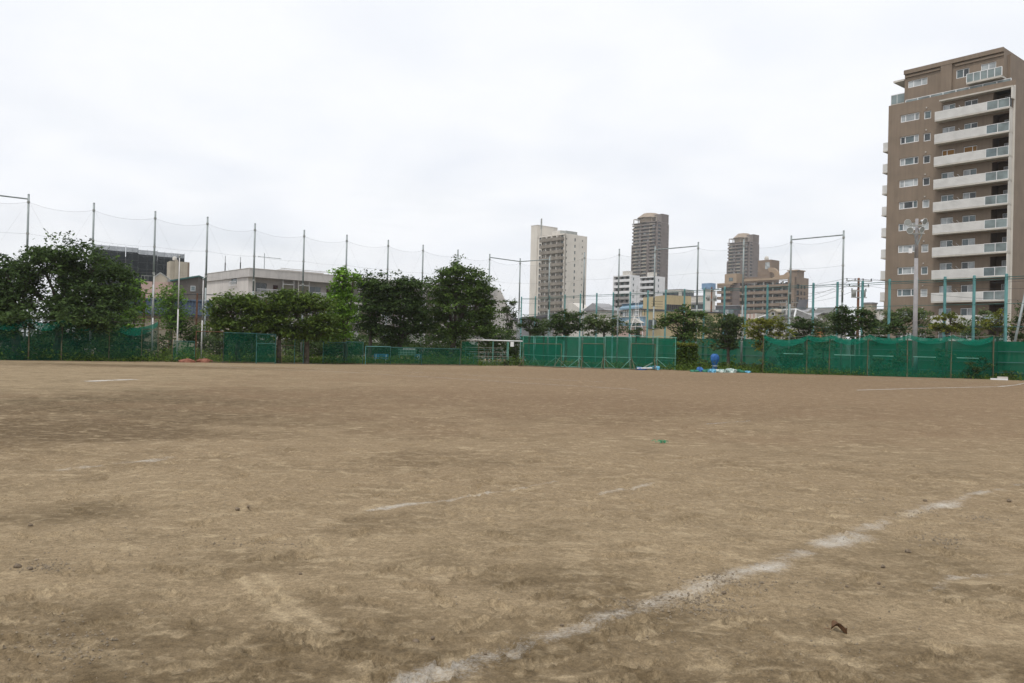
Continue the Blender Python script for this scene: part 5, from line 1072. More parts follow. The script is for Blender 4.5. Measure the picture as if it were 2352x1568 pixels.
for i, (px, w, lab) in enumerate(((423, 34, 'left half of the rolled orange tarp under the tallest flagpole'), (460, 38, 'right half of the rolled orange tarp around the right flagpole'))):
    c = gp(px, 832.2); s = c.y / FPX; lump('orange_tarp', lab, 'tarp', c + Vector((0, .5, 0)), w * s * .55, .35, 7.5 * s, 'tarpo', 60 + i, 'rolled orange tarps', .38)
def covered():
    c = gp(1641, 852.6); Z = c.y; s = Z / FPX; T = empty('covered_machine', c, 0, 'object wrapped in a bright blue tarp, narrow at the foot', 'machine cover'); nu = 26; prof = [(6.4, 0), (6.6, 5), (5.0, 11), (5.4, 16), (7.2, 21), (9.4, 26), (10.2, 31), (9.4, 36), (7.6, 39.5), (4.6, 41.5), (.1, 41)]; v = []
    for (r_, h) in prof:
        for i in range(nu): a = 2 * math.pi * i / nu; k = 1 + .09 * math.sin(5 * a + h * .09) + .05 * math.sin(9 * a - h * .2); v.append((r_ * s * k * math.cos(a), r_ * s * k * .8 * math.sin(a), h * s * .95 * (1 + .03 * math.sin(3 * a))))
    mb = MB(); mb.v = v; mb.f = [(j * nu + i, j * nu + (i + 1) % nu, (j + 1) * nu + (i + 1) % nu, (j + 1) * nu + i) for j in range(len(prof) - 1) for i in range(nu)]; mb.build('tarp_cover', M['tarp'], T, True)
    MB().lathe((0, 0, 0), [(8.0 * s, 12 * s), (8.2 * s, 12.6 * s), (8.0 * s, 13.2 * s)], 20).build('tie_rope', M['white'], T); MB().tube((0, 0, 0), (0, 0, .3), .1, n=8).build('stand', M['dark'], T)
covered()
c = gp(1573, 848); s = c.y / FPX; T = empty('clay_pot', c, R(8), 'terracotta pot lying on its side by the hedge', 'pot'); MB().lathe((0, 0, 4 * s), [(.01, 0), (3.0 * s, 0), (3.8 * s, 13 * s), (4.3 * s, 13.2 * s), (4.3 * s, 16 * s), (3.7 * s, 16 * s), (3.0 * s, 4 * s), (.01, 3 * s)], 18, (1, 0, .04)).build('body', M['terracotta'], T, True)
c = gp(1777, 856); T = empty('tyre', c + Vector((0, .2, 0)), R(20), 'old black tyre leaning at the left end of the long net', 'tyre'); MB().lathe((0, 0, .3), [(.19, -.08), (.28, -.1), (.3, -.06), (.3, .06), (.28, .1), (.19, .08), (.19, -.08)], 20, (.1, 1, .1)).build('tread', M['rubber'], T, True)
c = gp(1779, 851); lump('dark_bin', 'dark bin half hidden behind the tyre', 'bin', c + Vector((0, .6, 0)), .42, .4, 1.3, 'rubber', 71, None, .08)
c = gp(2296, 872.5); T = empty('kerb_block', c, R(-25), 'two white concrete blocks at the end of the long net', 'concrete block'); MB().box(-.6, .55, 0, .22, 0, .12).build('lower_block', M['white'], T); MB().box(-.15, .55, .02, .2, .12, .26).build('upper_block', M['pale'], T)
for i, (p0, p1, m, r_) in enumerate((((1463, 845.5), (1498, 845), 'white', .05), ((1472, 847.5), (1499, 833), 'white', .05), ((1468, 848), (1508, 842), 'greybar', .045), ((1462, 842.5), (1486, 847), 'tarp2', .06), ((1490, 846.5), (1511, 844.5), 'tarp2', .05), ((1475, 846), (1497, 834.5), 'pink', .035))):
    b = gp(p0[0], 849.2); e = at(*p1, b.y + .1 * i) ; s_ = at(p0[0], min(p0[1], 848.8), b.y + .1 * i); T = MB().tube((0, 0, 0), tuple(e - s_), r_, n=7).build('loose_pipe', M[m]); T.location = s_; tag(T, ('white', 'steep white', 'long grey', 'short blue', 'blue', 'thin pinkish')[i] + ' pipe in the heap before the olive frame', 'pipe', 'pipes heaped by the screens')
c = gp(1502, 849); lump('tarp_bundle', 'pale blue sheet under the heap of pipes', 'tarp', c + Vector((0, .1, 0)), .55, .35, .28, 'tarp2', 77)
c = gp(1472, 849.3); lump('tarp_bundle', 'dark blue folded sheet left under the heap of pipes', 'tarp', c + Vector((0, .1, 0)), .5, .3, .2, 'tarp', 78)

# ------------------------------------------------------------------ things lying on the dirt near the camera
def on_soil(px, py):
    p = gp(px, py); x, y = np.array([p.x]), np.array([p.y]); p.z = float(stamp(x, y, hgt(x, y))[0]); return p
rocks = [(955, 1461, .035), (994, 1455, .024), (70, 1208, .03), (545, 1172, .045), (570, 1172, .03), (1115, 1494, .016), (2085, 1268, .04), (2028, 1305, .035), (2018, 1344, .026), (1663, 1366, .028), (690, 1318, .022), (1945, 1352, .02), (40, 1304, .04), (70, 1309, .03), (2125, 1150, .04), (2318, 1153, .05), (1290, 1432, .02)]
rs = np.random.RandomState(5)
ROCK_LABELS = ['larger brown stone left of the lower chalk line', 'small brown stone just right of the larger one by the lower chalk line', 'stone at the left edge, farther of the left-edge stones', 'dark clod, larger of a pair in the left middle of the dirt', 'dark clod, smaller of a pair in the left middle of the dirt', 'pale pebble beside the lower chalk line', 'stone right of the upper chalk patch, farthest of three', 'stone right of the upper chalk patch, middle of three', 'small stone right of the upper chalk patch, nearest of three', 'stone just under the bright part of the chalk line', 'small stone left of the dust tracks top', 'tiny stone above the dry leaf', 'stone at the left edge, nearer of the left-edge stones', 'small stone beside the nearer left-edge stone', 'dark clod near the faint end of the chalk line', 'large dark clod at the right edge of the dirt', 'tiny stone above the middle of the lower chalk line']
for i, (px, py, r_) in enumerate(rocks):
    r_ *= .5
    p = on_soil(px, py); v = []; nu, nv = 9, 6; q = rs.rand(nv + 1, nu) * .35 + .8
    for j in range(nv + 1):
        for k in range(nu): th = math.pi * j / nv; a = 2 * math.pi * k / nu; kk = q[j, k] * r_; v.append((kk * 1.3 * math.sin(th) * math.cos(a), kk * math.sin(th) * math.sin(a), kk * .8 * math.cos(th)))
    mb = MB(); mb.v = v; mb.f = [(j * nu + k, j * nu + (k + 1) % nu, (j + 1) * nu + (k + 1) % nu, (j + 1) * nu + k) for j in range(nv) for k in range(nu)]
    o = mb.build('stone', M['stone'], None, True); o.location = p + Vector((0, 0, r_ * .45)); o.rotation_euler = (0, 0, rs.rand() * 6)
    tag(o, ROCK_LABELS[i], 'stone', 'stones scattered on the dirt')
p = on_soil(1925, 1450); mb = MB(); pts = []
for j in range(9):
    s = j / 8; w = .032 * math.sin(math.pi * min(1, s * .95 + .05)) + .003
    for k in (-1, -.4, .4, 1): pts.append(((s * .115 - .05) * .75, k * w * .75, .012 + .03 * abs(k) ** 1.5 + .02 * math.sin(s * 5 + k)))
mb.v = pts; mb.f = [(j * 4 + k, j * 4 + k + 1, j * 4 + k + 5, j * 4 + k + 4) for j in range(8) for k in range(3)]; T = empty('dry_leaf', p, R(-30), 'curled brown dry leaf on the dirt right of the chalk line', 'leaf'); mb.build('blade', M['dryleaf'], T, True); MB().tube((-.037, 0, .012), (-.08, .012, .006), .0022, n=5).build('stalk', M['dryleaf'], T)
p = on_soil(1515, 1018); T = empty('net_scrap', p, 0, 'small scrap of bright green netting lying on the dirt', 'net scrap'); mb = MB(); rs2 = random.Random(3)
for k in range(12): a = rs2.random() * 6.28; q = Vector((rs2.uniform(-.06, .09), rs2.uniform(-.06, .06), .01)); mb.path([tuple(q), tuple(q + Vector((.05 * math.cos(a), .05 * math.sin(a), .045))), tuple(q + Vector((.1 * math.cos(a + .4), .1 * math.sin(a + .4), .012)))], .0045, 5)
mb.build('cord', mat('green_cord', (.04, .27, .13), .6, .1), T)
# loose grit
def grit():
    r = np.random.RandomState(21); n = 22000; rr = 3.6 + 15 * r.rand(n) ** 1.8; th = (r.rand(n) - .5) * 1.7; x = rr * np.sin(th); y = rr * np.cos(th); keep = (vnoise(x, y, .7) + vnoise(x, y, 2.2) * .6) > -.02; x, y = x[keep], y[keep]
    for (px, py, rx, ry, k) in ((1595, 1378, 60, 12, 260), (1700, 1350, 70, 14, 200), (1600, 1400, 90, 10, 160), (1640, 1330, 60, 10, 80), (2170, 1242, 50, 14, 200), (2250, 1195, 40, 10, 120), (2110, 1180, 60, 8, 100), (90, 1302, 60, 12, 160), (1990, 1150, 70, 8, 90), (600, 1250, 90, 12, 60), (160, 1480, 120, 40, 200), (1430, 1385, 60, 10, 120)):
        q = [gp(px + rx * a_, py + ry * b_) for a_, b_ in r.normal(size=(k, 2)) * .6]; x = np.concatenate([x, [p_.x for p_ in q]]); y = np.concatenate([y, [p_.y for p_ in q]])
    n = len(x); s = .0022 + .0075 * r.rand(n) ** 3; s[-1750:] *= 1.5; z = stamp(x, y, hgt(x, y)) + s * .3
    base = np.array([(1, 0, 0), (-.5, .87, 0), (-.5, -.87, 0), (0, 0, .9)]); a = r.rand(n) * 6.28; c, d = np.cos(a), np.sin(a); v = np.zeros((n, 4, 3)); v[:, :, 0] = (base[None, :, 0] * c[:, None] - base[None, :, 1] * d[:, None]) * s[:, None] + x[:, None]; v[:, :, 1] = (base[None, :, 0] * d[:, None] + base[None, :, 1] * c[:, None]) * s[:, None] + y[:, None]; v[:, :, 2] = base[None, :, 2] * s[:, None] + z[:, None]
    i = np.arange(n)[:, None] * 4; f = np.concatenate([i + np.array([[0, 1, 3]]), i + np.array([[1, 2, 3]]), i + np.array([[2, 0, 3]])]); me = bpy.data.meshes.new('grit'); me.from_pydata(v.reshape(-1, 3).tolist(), [], f.tolist()); me.materials.append(M['grit']); return me
M['grit'] = mat('grit', (.24, .195, .14), .95, .3, 40, c2=(.11, .088, .062)); tag(link('gravel', grit()), 'loose grit scattered over the trodden dirt', 'gravel', kind='stuff')
# ------------------------------------------------------------------ trees, shrubs, weeds
M.update(
    lf_dark=mat_leaf('leaf_dark', (.090, .142, .042), (.022, .042, .015)), lf_mid=mat_leaf('leaf_mid', (.13, .20, .048), (.040, .074, .020)), lf_cherry=mat_leaf('leaf_cherry', (.155, .225, .045), (.042, .076, .020)),
    lf_bright=mat_leaf('leaf_bright', (.20, .36, .045), (.075, .155, .02)), lf_pale=mat_leaf('leaf_pale', (.15, .195, .07), (.06, .095, .036)), lf_yellow=mat_leaf('leaf_yellowish', (.24, .235, .04), (.06, .10, .024)), lf_grey=mat_leaf('leaf_grey_green', (.105, .15, .052), (.045, .068, .028)), lf_weed=mat_leaf('weed', (.14, .21, .03), (.045, .085, .02)),
)
def leafmesh(name, cen, rnd, size, m, tint, up=.85, asp=.5):
    n = len(cen); nrm = rnd.normal(size=(n, 3)); nrm[:, 2] = np.abs(nrm[:, 2]) + up; nrm /= np.linalg.norm(nrm, axis=1)[:, None]; t = rnd.normal(size=(n, 3)); t -= (t * nrm).sum(1)[:, None] * nrm; t /= np.linalg.norm(t, axis=1)[:, None] + 1e-9; b = np.cross(nrm, t); s = size * (.6 + .8 * rnd.rand(n))[:, None]
    v = np.stack([cen - t * s, cen + b * s * asp - t * s * .1 + nrm * s * .12, cen + t * s, cen - b * s * asp - t * s * .1 + nrm * s * .12], 1).reshape(-1, 3); me = bpy.data.meshes.new(name); me.vertices.add(4 * n); me.vertices.foreach_set('co', v.ravel()); me.loops.add(4 * n); me.loops.foreach_set('vertex_index', np.arange(4 * n, dtype=np.int32)); me.polygons.add(n); me.polygons.foreach_set('loop_start', np.arange(0, 4 * n, 4, dtype=np.int32)); me.polygons.foreach_set('loop_total', np.full(n, 4, np.int32)); me.update(calc_edges=True)
    a = me.attributes.new('tint', 'FLOAT', 'POINT'); a.data.foreach_set('value', np.repeat(np.clip(tint, 0, 1), 4).astype(np.float32)); me.materials.append(M[m]); return me
TREES = 0
def tree(name, label, base, blobs, m, Z=None, leaf=.13, dens=1.0, trunk=.16, cat='tree', group=None, branchy=1.0, per=34, spread=.27, fill=.5, trunk_top=None, twig=True, bend=0.0, shape=1.0):
    """crown: clumps of leaves through the blobs; blobs are (px, py, half-width, half-height[, depth offset]) of the photograph at the trunk's distance"""
    global TREES; TREES += 1; rnd = np.random.RandomState(100 + TREES)
    if Z is None: p = gp(*base)
    else: p = foot(base[0], Z)
    Z = p.y; s = Z / FPX; T = empty(name, p, 0, label, cat, group); cl = []; bc = []
    for bl in blobs:
        px, py, rx, ry = bl[:4]; dz = bl[4] if len(bl) > 4 else 0.0; c = at(px, py, Z + dz) - p; r3 = np.array([rx * s, (rx * .6 + ry * .4) * s, ry * s]); bc.append((c, r3)); k = int(max(6, dens * 18 * (r3[0] * r3[2] * .65 + r3[1] * r3[2] * .35)))
        u = rnd.normal(size=(k, 3)); u /= np.linalg.norm(u, axis=1)[:, None]; rad = (fill + (1.03 - fill) * rnd.rand(k) ** .6)[:, None]; lob = 1 + .16 * np.sin(u[:, :1] * 5 + px) + .14 * np.sin(u[:, 2:] * 6 + py) + .15 * rnd.normal(size=(k, 1)); q = np.array(c)[None] + u * rad * r3[None] * lob; cl.append(q)
    cl = np.concatenate(cl); cl = cl[cl[:, 2] > .15]; n = len(cl); sp = spread * (.6 + .9 * rnd.rand(n)); ct = rnd.rand(n); ctr = np.repeat(cl, per, 0); off = rnd.normal(size=(n * per, 3)) * np.repeat(sp, per)[:, None] * np.array([1.1, 1.1, .46]); cen = ctr + off; cen[:, 2] = np.maximum(cen[:, 2], .05)
    tint = np.repeat(ct, per) * .6 + .4 * rnd.rand(n * per)
    crown = link('crown', leafmesh('crown', cen, rnd, leaf, m, tint), T)
    # trunk, limbs
    zl = min(c.z - r[2] * .55 for c, r in bc); top = np.mean([np.array(c) for c, r in bc], 0); zt = max(.4, trunk_top if trunk_top else max(zl, .25 * top[2])); fork = Vector((top[0] * .35 + bend, top[1] * .3, zt)); mid = fork * .5 + Vector((rnd.uniform(-.1, .1), 0, 0)); mb = MB()
    mb.tube((0, 0, -.15), tuple(mid), trunk * 1.25, trunk, 9, False).tube(tuple(mid), tuple(fork), trunk, trunk * .85, 9, False); mb.build('trunk', M['bark'], T, True)
    lb = MB(); i0 = 0
    for c, r3 in bc:
        e = c * .92 + Vector((0, 0, -r3[2] * .1)); m1 = fork.lerp(e, .5) + Vector((rnd.uniform(-.15, .15), rnd.uniform(-.15, .15), .12 * (e - fork).length)); lb.tube(tuple(fork), tuple(m1), trunk * .6, trunk * .42, 7, False).tube(tuple(m1), tuple(e), trunk * .42, trunk * .2, 7, False)
        for _ in range(int(7 * branchy)):
            u = rnd.normal(size=3); u[2] = abs(u[2]) * .8 - .1; u /= np.linalg.norm(u); q = np.array(c) + u * r3 * rnd.uniform(.6, .98); st = m1.lerp(e, rnd.uniform(0, 1)); md = st.lerp(Vector(q), .55) + Vector((0, 0, .1)); lb.tube(tuple(st), tuple(md), trunk * .2, trunk * .12, 5, False).tube(tuple(md), tuple(q), trunk * .12, trunk * .05, 5, False)
    lb.build('branch', M['bark'], T, True); return T
GL, GRT = 'trees along the left side of the field', 'trees behind the right-hand nets'
tree('broadleaf_tree', 'dark spreading tree with a wide domed crown above the left net', (128, 824), [(140, 598, 66, 40), (95, 592, 32, 30), (205, 612, 62, 44), (262, 655, 40, 52), (220, 690, 66, 48, -1), (160, 700, 44, 40, -1), (165, 640, 40, 40), (235, 738, 46, 26, -2.2), (170, 735, 40, 26, -3.2), (118, 728, 24, 26, -3), (70, 655, 26, 30), (128, 690, 16, 22, 1)], 'lf_dark', Z=57, leaf=.13, dens=2.0, trunk=.24, group=GL, fill=.35, spread=.30)
tree('broadleaf_tree', 'dark tree cut off by the left edge of the picture', (47, 825), [(-30, 640, 60, 56), (28, 640, 40, 46), (20, 700, 62, 50, -1), (-35, 700, 60, 50, -1), (62, 625, 30, 22), (50, 736, 36, 22, -3.6), (-10, 745, 50, 26, -4)], 'lf_dark', Z=56, leaf=.13, dens=2.0, trunk=.28, group=GL, fill=.35, spread=.30)
tree('broadleaf_tree', 'light green tree showing at the right side of the dark domed tree', (306, 826), [(308, 660, 16, 24), (312, 695, 16, 30), (298, 740, 24, 30)], 'lf_bright', Z=66, leaf=.135, dens=1.7, trunk=.14, group=GL)
tree('young_tree', 'small upright bright-topped tree behind the tallest flagpole', (396, 826), [(396, 678, 24, 20), (395, 706, 27, 26), (398, 742, 26, 26)], 'lf_bright', Z=70, leaf=.125, dens=2.0, trunk=.12, group=GL)
for i, (px, py, rx, ry, Z, m, lab) in enumerate(((432, 762, 24, 26, 70, 'lf_dark', 'dark bush between the tallest and the right flagpole'), (458, 760, 16, 24, 72, 'lf_dark', 'dark bush behind the right flagpole'), (375, 795, 22, 26, 66, 'lf_dark', 'bush behind the wire mesh panel by the net edge'), (430, 808, 30, 18, 68, 'lf_mid', 'low bush behind the low net panel at the flagpoles'), (490, 800, 34, 28, 70, 'lf_dark', 'bush behind the wire panel right of the flagpoles'), (560, 800, 44, 28, 74, 'lf_dark', 'dark bush in the shade below the first cherry tree'), (740, 790, 40, 34, 78, 'lf_dark', 'dark bush in the shade below the third cherry tree'), (655, 815, 26, 18, 74, 'lf_mid', 'sunlit low bush between the cherry trunks'), (870, 800, 44, 26, 82, 'lf_dark', 'dark bush behind the first blue bench'), (1000, 800, 50, 30, 84, 'lf_dark', 'dark bush right of the scoreboard'), (90, 800, 70, 26, 62, 'lf_dark', 'low dark bush under the trees at the left edge'), (260, 800, 60, 26, 64, 'lf_dark', 'low dark bush behind the left net below the domed tree'), (1078, 812, 26, 24, 78, 'lf_mid', 'green bush behind the wire panel by the bench terrace'))):
    tree('bush', lab, (px, 0), [(px, py, rx, ry), (px + rx * .4, py + ry * .45, rx * .7, ry * .55)], m, Z=Z, leaf=.125, dens=1.3, trunk=.07, cat='bush', group='bushes under the left-hand trees', branchy=.5)
for i, (px, py, rx, ry, Z, lab) in enumerate(((-40, 780, 50, 50, 63, 'tall dark shrub under the tree at the left edge'), (30, 785, 46, 46, 66, 'tall dark shrub behind the left net, second from the left edge'), (100, 785, 46, 44, 67, 'tall dark shrub behind the left net below the gap between the trees'), (165, 780, 44, 50, 66, 'tall dark shrub behind the left net beside the domed tree trunk'), (235, 782, 44, 48, 67, 'tall dark shrub behind the left net under the domed tree'), (300, 785, 40, 46, 68, 'tall dark shrub behind the right end of the left net'), (520, 790, 36, 36, 80, 'tall dark shrub behind the first cherry tree'), (590, 795, 40, 34, 82, 'tall dark shrub between the first and second cherry trees'), (760, 790, 40, 40, 86, 'tall dark shrub behind the bright green tree'), (690, 800, 36, 28, 84, 'dark shrub behind the third cherry trunk'), (830, 795, 36, 32, 88, 'dark shrub behind the trunk of the forked dark tree'), (930, 795, 44, 34, 90, 'dark shrub behind the scoreboard'), (1050, 795, 44, 34, 92, 'dark shrub behind the trunk of the largest tree'))):
    tree('shrub', lab, (px, 0), [(px, py, rx, ry), (px + rx * .3, py + ry * .3, rx, ry * .7), (px - rx * .4, py - ry * .2, rx * .7, ry * .6)], 'lf_dark', Z=Z, leaf=.14, dens=1.0, trunk=.08, cat='shrub', group='dark shrubs behind the left-hand nets', branchy=.4, fill=.3)
tree('cherry_tree', 'first cherry tree with flat spreading branches right of the flagpoles', (546, 832), [(545, 698, 56, 25), (505, 720, 34, 22), (595, 715, 40, 28), (548, 745, 62, 18), (520, 690, 24, 10), (580, 688, 28, 11), (500, 745, 24, 12), (606, 752, 34, 18), (555, 768, 60, 16)], 'lf_cherry', leaf=.135, dens=2.3, trunk=.17, group=GL, fill=.2, spread=.24)
tree('cherry_tree', 'second cherry tree, the narrow one between two wider cherries', (641, 834), [(640, 700, 34, 28), (632, 735, 38, 22), (650, 690, 26, 14), (645, 765, 36, 20)], 'lf_cherry', leaf=.135, dens=2.3, trunk=.16, group=GL, fill=.2, spread=.24)
tree('cherry_tree', 'third cherry tree with a forked dark trunk beside the bright green tree', (703, 835), [(700, 690, 46, 23), (735, 702, 36, 20), (675, 712, 34, 16), (715, 745, 52, 20), (665, 672, 14, 7), (745, 735, 30, 24), (695, 768, 46, 20), (740, 765, 34, 20)], 'lf_cherry', leaf=.135, dens=2.2, trunk=.19, group=GL, fill=.2, spread=.24)
tree('conical_tree', 'bright green conical tree between the cherries and the dark trees', (792, 835), [(787, 632, 12, 22), (787, 662, 25, 24), (785, 692, 31, 26), (786, 728, 33, 26), (778, 760, 30, 24), (812, 640, 9, 12)], 'lf_bright', leaf=.13, dens=2.6, trunk=.15, group=GL, spread=.22)
tree('broadleaf_tree', 'dark tree with a forked trunk right of the bright green tree', (848, 835), [(842, 650, 30, 28), (868, 660, 34, 28), (850, 700, 38, 38), (880, 700, 34, 34), (840, 740, 30, 26), (866, 750, 34, 26)], 'lf_dark', Z=72, leaf=.135, dens=1.6, trunk=.17, group=GL, fill=.3)
tree('broadleaf_tree', 'dark tree over the scoreboard with a flat top', (914, 836), [(915, 655, 34, 24), (938, 660, 34, 22), (920, 700, 44, 38), (955, 700, 32, 44), (925, 750, 40, 32), (962, 745, 34, 32), (900, 775, 34, 24)], 'lf_dark', Z=73, leaf=.135, dens=1.6, trunk=.20, group=GL, fill=.3)
tree('zelkova_tree', 'largest tall tree with upright branches left of the bench terrace', (1037, 838), [(1045, 640, 44, 40), (1010, 660, 34, 36), (1085, 655, 40, 42), (1060, 700, 62, 46), (1112, 700, 26, 50), (1000, 710, 34, 40), (1020, 755, 46, 34), (1085, 755, 48, 36), (1052, 618, 22, 20), (1122, 740, 20, 30), (1020, 628, 18, 14), (1090, 622, 16, 14)], 'lf_mid', Z=75, leaf=.135, dens=1.35, trunk=.24, group=GL, fill=.3, spread=.26, branchy=1.6)
tree('slender_tree', 'thin half-bare tree with twigs rising from its top by the corner pole', (1166, 836), [(1166, 702, 15, 20), (1168, 728, 17, 18), (1165, 765, 18, 26)], 'lf_grey', Z=88, leaf=.125, dens=1.2, trunk=.10, group=GL, spread=.2)
T = empty('twig_bundle', foot(1166, 88), 0, 'bare twigs standing above the thin half-bare tree', 'twigs'); mb = MB(); rr_ = random.Random(4)
for k in range(16): x = rr_.uniform(-.5, .8); mb.tube((x * .4, 0, 3.0), (x, rr_.uniform(-.4, .4), rr_.uniform(5.8, 7.3)), .018, .006, 4)
mb.build('twig', M['bark'], T)
for i, (px, py, rx, ry, Z, m, lab) in enumerate(((1140, 768, 20, 20, 80, 'lf_dark', 'dark bush above the roof frame of the bench terrace'), (1120, 752, 18, 24, 78, 'lf_mid', 'olive bush left of the bench terrace roof'), (1180, 775, 14, 16, 84, 'lf_dark', 'small bush right of the thin half-bare tree'), (1130, 800, 24, 24, 84, 'lf_dark', 'dark bush behind the left part of the bench terrace'), (1172, 800, 24, 24, 84, 'lf_dark', 'dark bush behind the right part of the bench terrace'))):
    tree('bush', lab, (px, 0), [(px, py, rx, ry), (px, py + 28, rx * .8, 24)], m, Z=Z, leaf=.125, dens=1.3, trunk=.08, cat='bush', group='bushes by the bench terrace')
# right-hand row
tree('pine_tree', 'irregular dark pine just right of the corner net pole', (1216, 0), [(1218, 735, 16, 12), (1205, 745, 12, 9), (1222, 755, 20, 14), (1233, 742, 8, 12)], 'lf_dark', Z=84, leaf=.115, dens=1.8, trunk=.13, group=GRT, spread=.2)
tree('broadleaf_tree', 'pale green tree low between the pine and the rounded dark tree', (1250, 0), [(1250, 750, 16, 20), (1243, 762, 16, 12)], 'lf_pale', Z=90, leaf=.125, dens=1.5, trunk=.1, group=GRT)
tree('broadleaf_tree', 'rounded dark tree in front of the cream tower', (1298, 0), [(1292, 728, 20, 18), (1278, 748, 17, 20), (1310, 745, 20, 22), (1330, 738, 10, 20), (1297, 762, 30, 14)], 'lf_dark', Z=84, leaf=.125, dens=1.9, trunk=.13, group=GRT, spread=.22)
tree('broadleaf_tree', 'pale olive rounded tree left of the pale blue house', (1392, 0), [(1385, 740, 34, 24), (1410, 752, 24, 20), (1360, 748, 20, 18), (1348, 735, 9, 14)], 'lf_pale', Z=86, leaf=.125, dens=1.7, trunk=.13, group=GRT, spread=.24)
tree('young_tree', 'little dark tree in front of the pale blue house', (1462, 0), [(1464, 755, 9, 14), (1450, 765, 14, 8)], 'lf_dark', Z=80, leaf=.09, dens=2, trunk=.07, group=GRT, spread=.15)
tree('broadleaf_tree', 'dark tree with bright green tops before the yellow building', (1572, 840), [(1572, 716, 22, 16), (1545, 728, 20, 15), (1530, 745, 20, 12), (1572, 745, 26, 20), (1600, 735, 20, 20), (1565, 770, 26, 16), (1598, 762, 22, 20)], 'lf_mid', Z=75, leaf=.125, dens=1.8, trunk=.14, group=GRT, spread=.22)
tree('broadleaf_tree', 'pale tree right of the fifth net pole on the right', (1626, 0), [(1626, 745, 20, 22), (1632, 768, 18, 16)], 'lf_pale', Z=88, leaf=.125, dens=1.5, trunk=.1, group=GRT)
tree('persimmon_tree', 'dark bushy tree standing above the heap of tarps', (1673, 846), [(1675, 740, 28, 20), (1655, 752, 20, 20), (1692, 755, 18, 22), (1672, 775, 28, 22), (1655, 795, 18, 10), (1680, 795, 16, 10)], 'lf_grey', Z=71, leaf=.125, dens=1.8, trunk=.14, group=GRT, spread=.22)
tree('persimmon_tree', 'wide tree with yellowish leaves left of the sagging right-hand net', (1752, 854), [(1740, 748, 26, 20), (1775, 742, 32, 18), (1800, 760, 18, 16), (1750, 765, 28, 16), (1748, 800, 10, 18)], 'lf_yellow', Z=68, leaf=.125, dens=1.6, trunk=.13, group=GRT, spread=.22)
tree('persimmon_tree', 'dark tree between the seventh and eighth right-hand net poles', (1850, 0), [(1845, 742, 22, 14), (1865, 750, 18, 14), (1848, 768, 20, 12), (1832, 752, 12, 12)], 'lf_dark', Z=70, leaf=.125, dens=1.8, trunk=.11, group=GRT, spread=.22)
tree('broadleaf_tree', 'pale green tree behind the last right-hand net pole', (1905, 0), [(1905, 740, 28, 22), (1900, 760, 28, 14)], 'lf_pale', Z=84, leaf=.125, dens=1.5, trunk=.12, group=GRT)
tree('camphor_tree', 'dense dark tree below the utility pole with transformers', (1962, 0), [(1960, 722, 32, 20), (1985, 728, 20, 20), (1935, 730, 18, 18), (1962, 752, 40, 26), (1925, 755, 14, 16)], 'lf_dark', Z=68, leaf=.125, dens=1.9, trunk=.15, group=GRT, spread=.22)
tree('broadleaf_tree', 'pale wide tree at the left foot of the brown apartment block', (2082, 0), [(2075, 722, 44, 18), (2110, 728, 30, 20), (2048, 735, 26, 16), (2020, 748, 24, 18)], 'lf_pale', Z=90, leaf=.135, dens=1.5, trunk=.14, group=GRT)
tree('clipped_bush', 'clipped dark bush left of the floodlight pole above the net', (2060, 0), [(2062, 758, 28, 15), (2055, 745, 18, 10)], 'lf_dark', Z=69, leaf=.115, dens=1.8, trunk=.10, group=GRT, spread=.18)
tree('garden_tree', 'tree clipped into clumps right of the floodlight pole', (2172, 0), [(2165, 735, 16, 12), (2185, 722, 14, 12), (2200, 738, 12, 14), (2148, 748, 14, 10), (2178, 756, 22, 14), (2205, 752, 10, 14)], 'lf_yellow', Z=67, leaf=.115, dens=1.9, trunk=.11, group=GRT, spread=.17)
tree('garden_tree', 'tree with yellow tips in front of the balcony end of the brown block', (2292, 0), [(2285, 735, 18, 16), (2300, 722, 14, 10), (2268, 748, 16, 12), (2302, 752, 18, 14)], 'lf_yellow', Z=66, leaf=.115, dens=1.6, trunk=.11, group=GRT, spread=.18)
tree('broadleaf_tree', 'pale thin tree in front of the lowest balcony of the brown block', (2238, 0), [(2240, 742, 22, 18), (2225, 762, 24, 10), (2255, 722, 16, 9)], 'lf_pale', Z=76, leaf=.125, dens=.9, trunk=.10, group=GRT)
tree('broadleaf_tree', 'dark tree reaching in from the right edge behind the leaning pole', (2362, 0), [(2352, 720, 16, 24), (2358, 755, 22, 20)], 'lf_dark', Z=72, leaf=.125, dens=1.4, trunk=.12, group=GRT)
for px, py, rx, ry, lab in ((2015, 755, 24, 18, 'low dark tree between the dense dark tree and the clipped bush'), (2125, 762, 24, 12, 'low dark bush right of the floodlight pole above the net'), (2335, 765, 22, 16, 'low dark bush right of the last teal post'), (1815, 770, 22, 10, 'low dark bush beside the seventh right-hand net pole'), (1890, 772, 26, 10, 'low dark bush under the pale tree by the last net pole'), (2245, 768, 30, 8, 'low dark bush under the thin pale tree')):
    tree('bush', lab, (px, 0), [(px, py, rx, ry), (px + 6, py + 22, rx, 16)], 'lf_dark', Z=73, leaf=.12, dens=1.5, trunk=.08, cat='bush', group='low bushes behind the right-hand nets', branchy=.5, spread=.2)
tree('pruned_tree', 'small pruned tree with one branch touching the leaning pole', (2307, 868), [(2306, 790, 10, 9), (2318, 797, 10, 6)], 'lf_dark', leaf=.09, dens=1.8, trunk=.13, group=GRT, spread=.13, trunk_top=2.0)
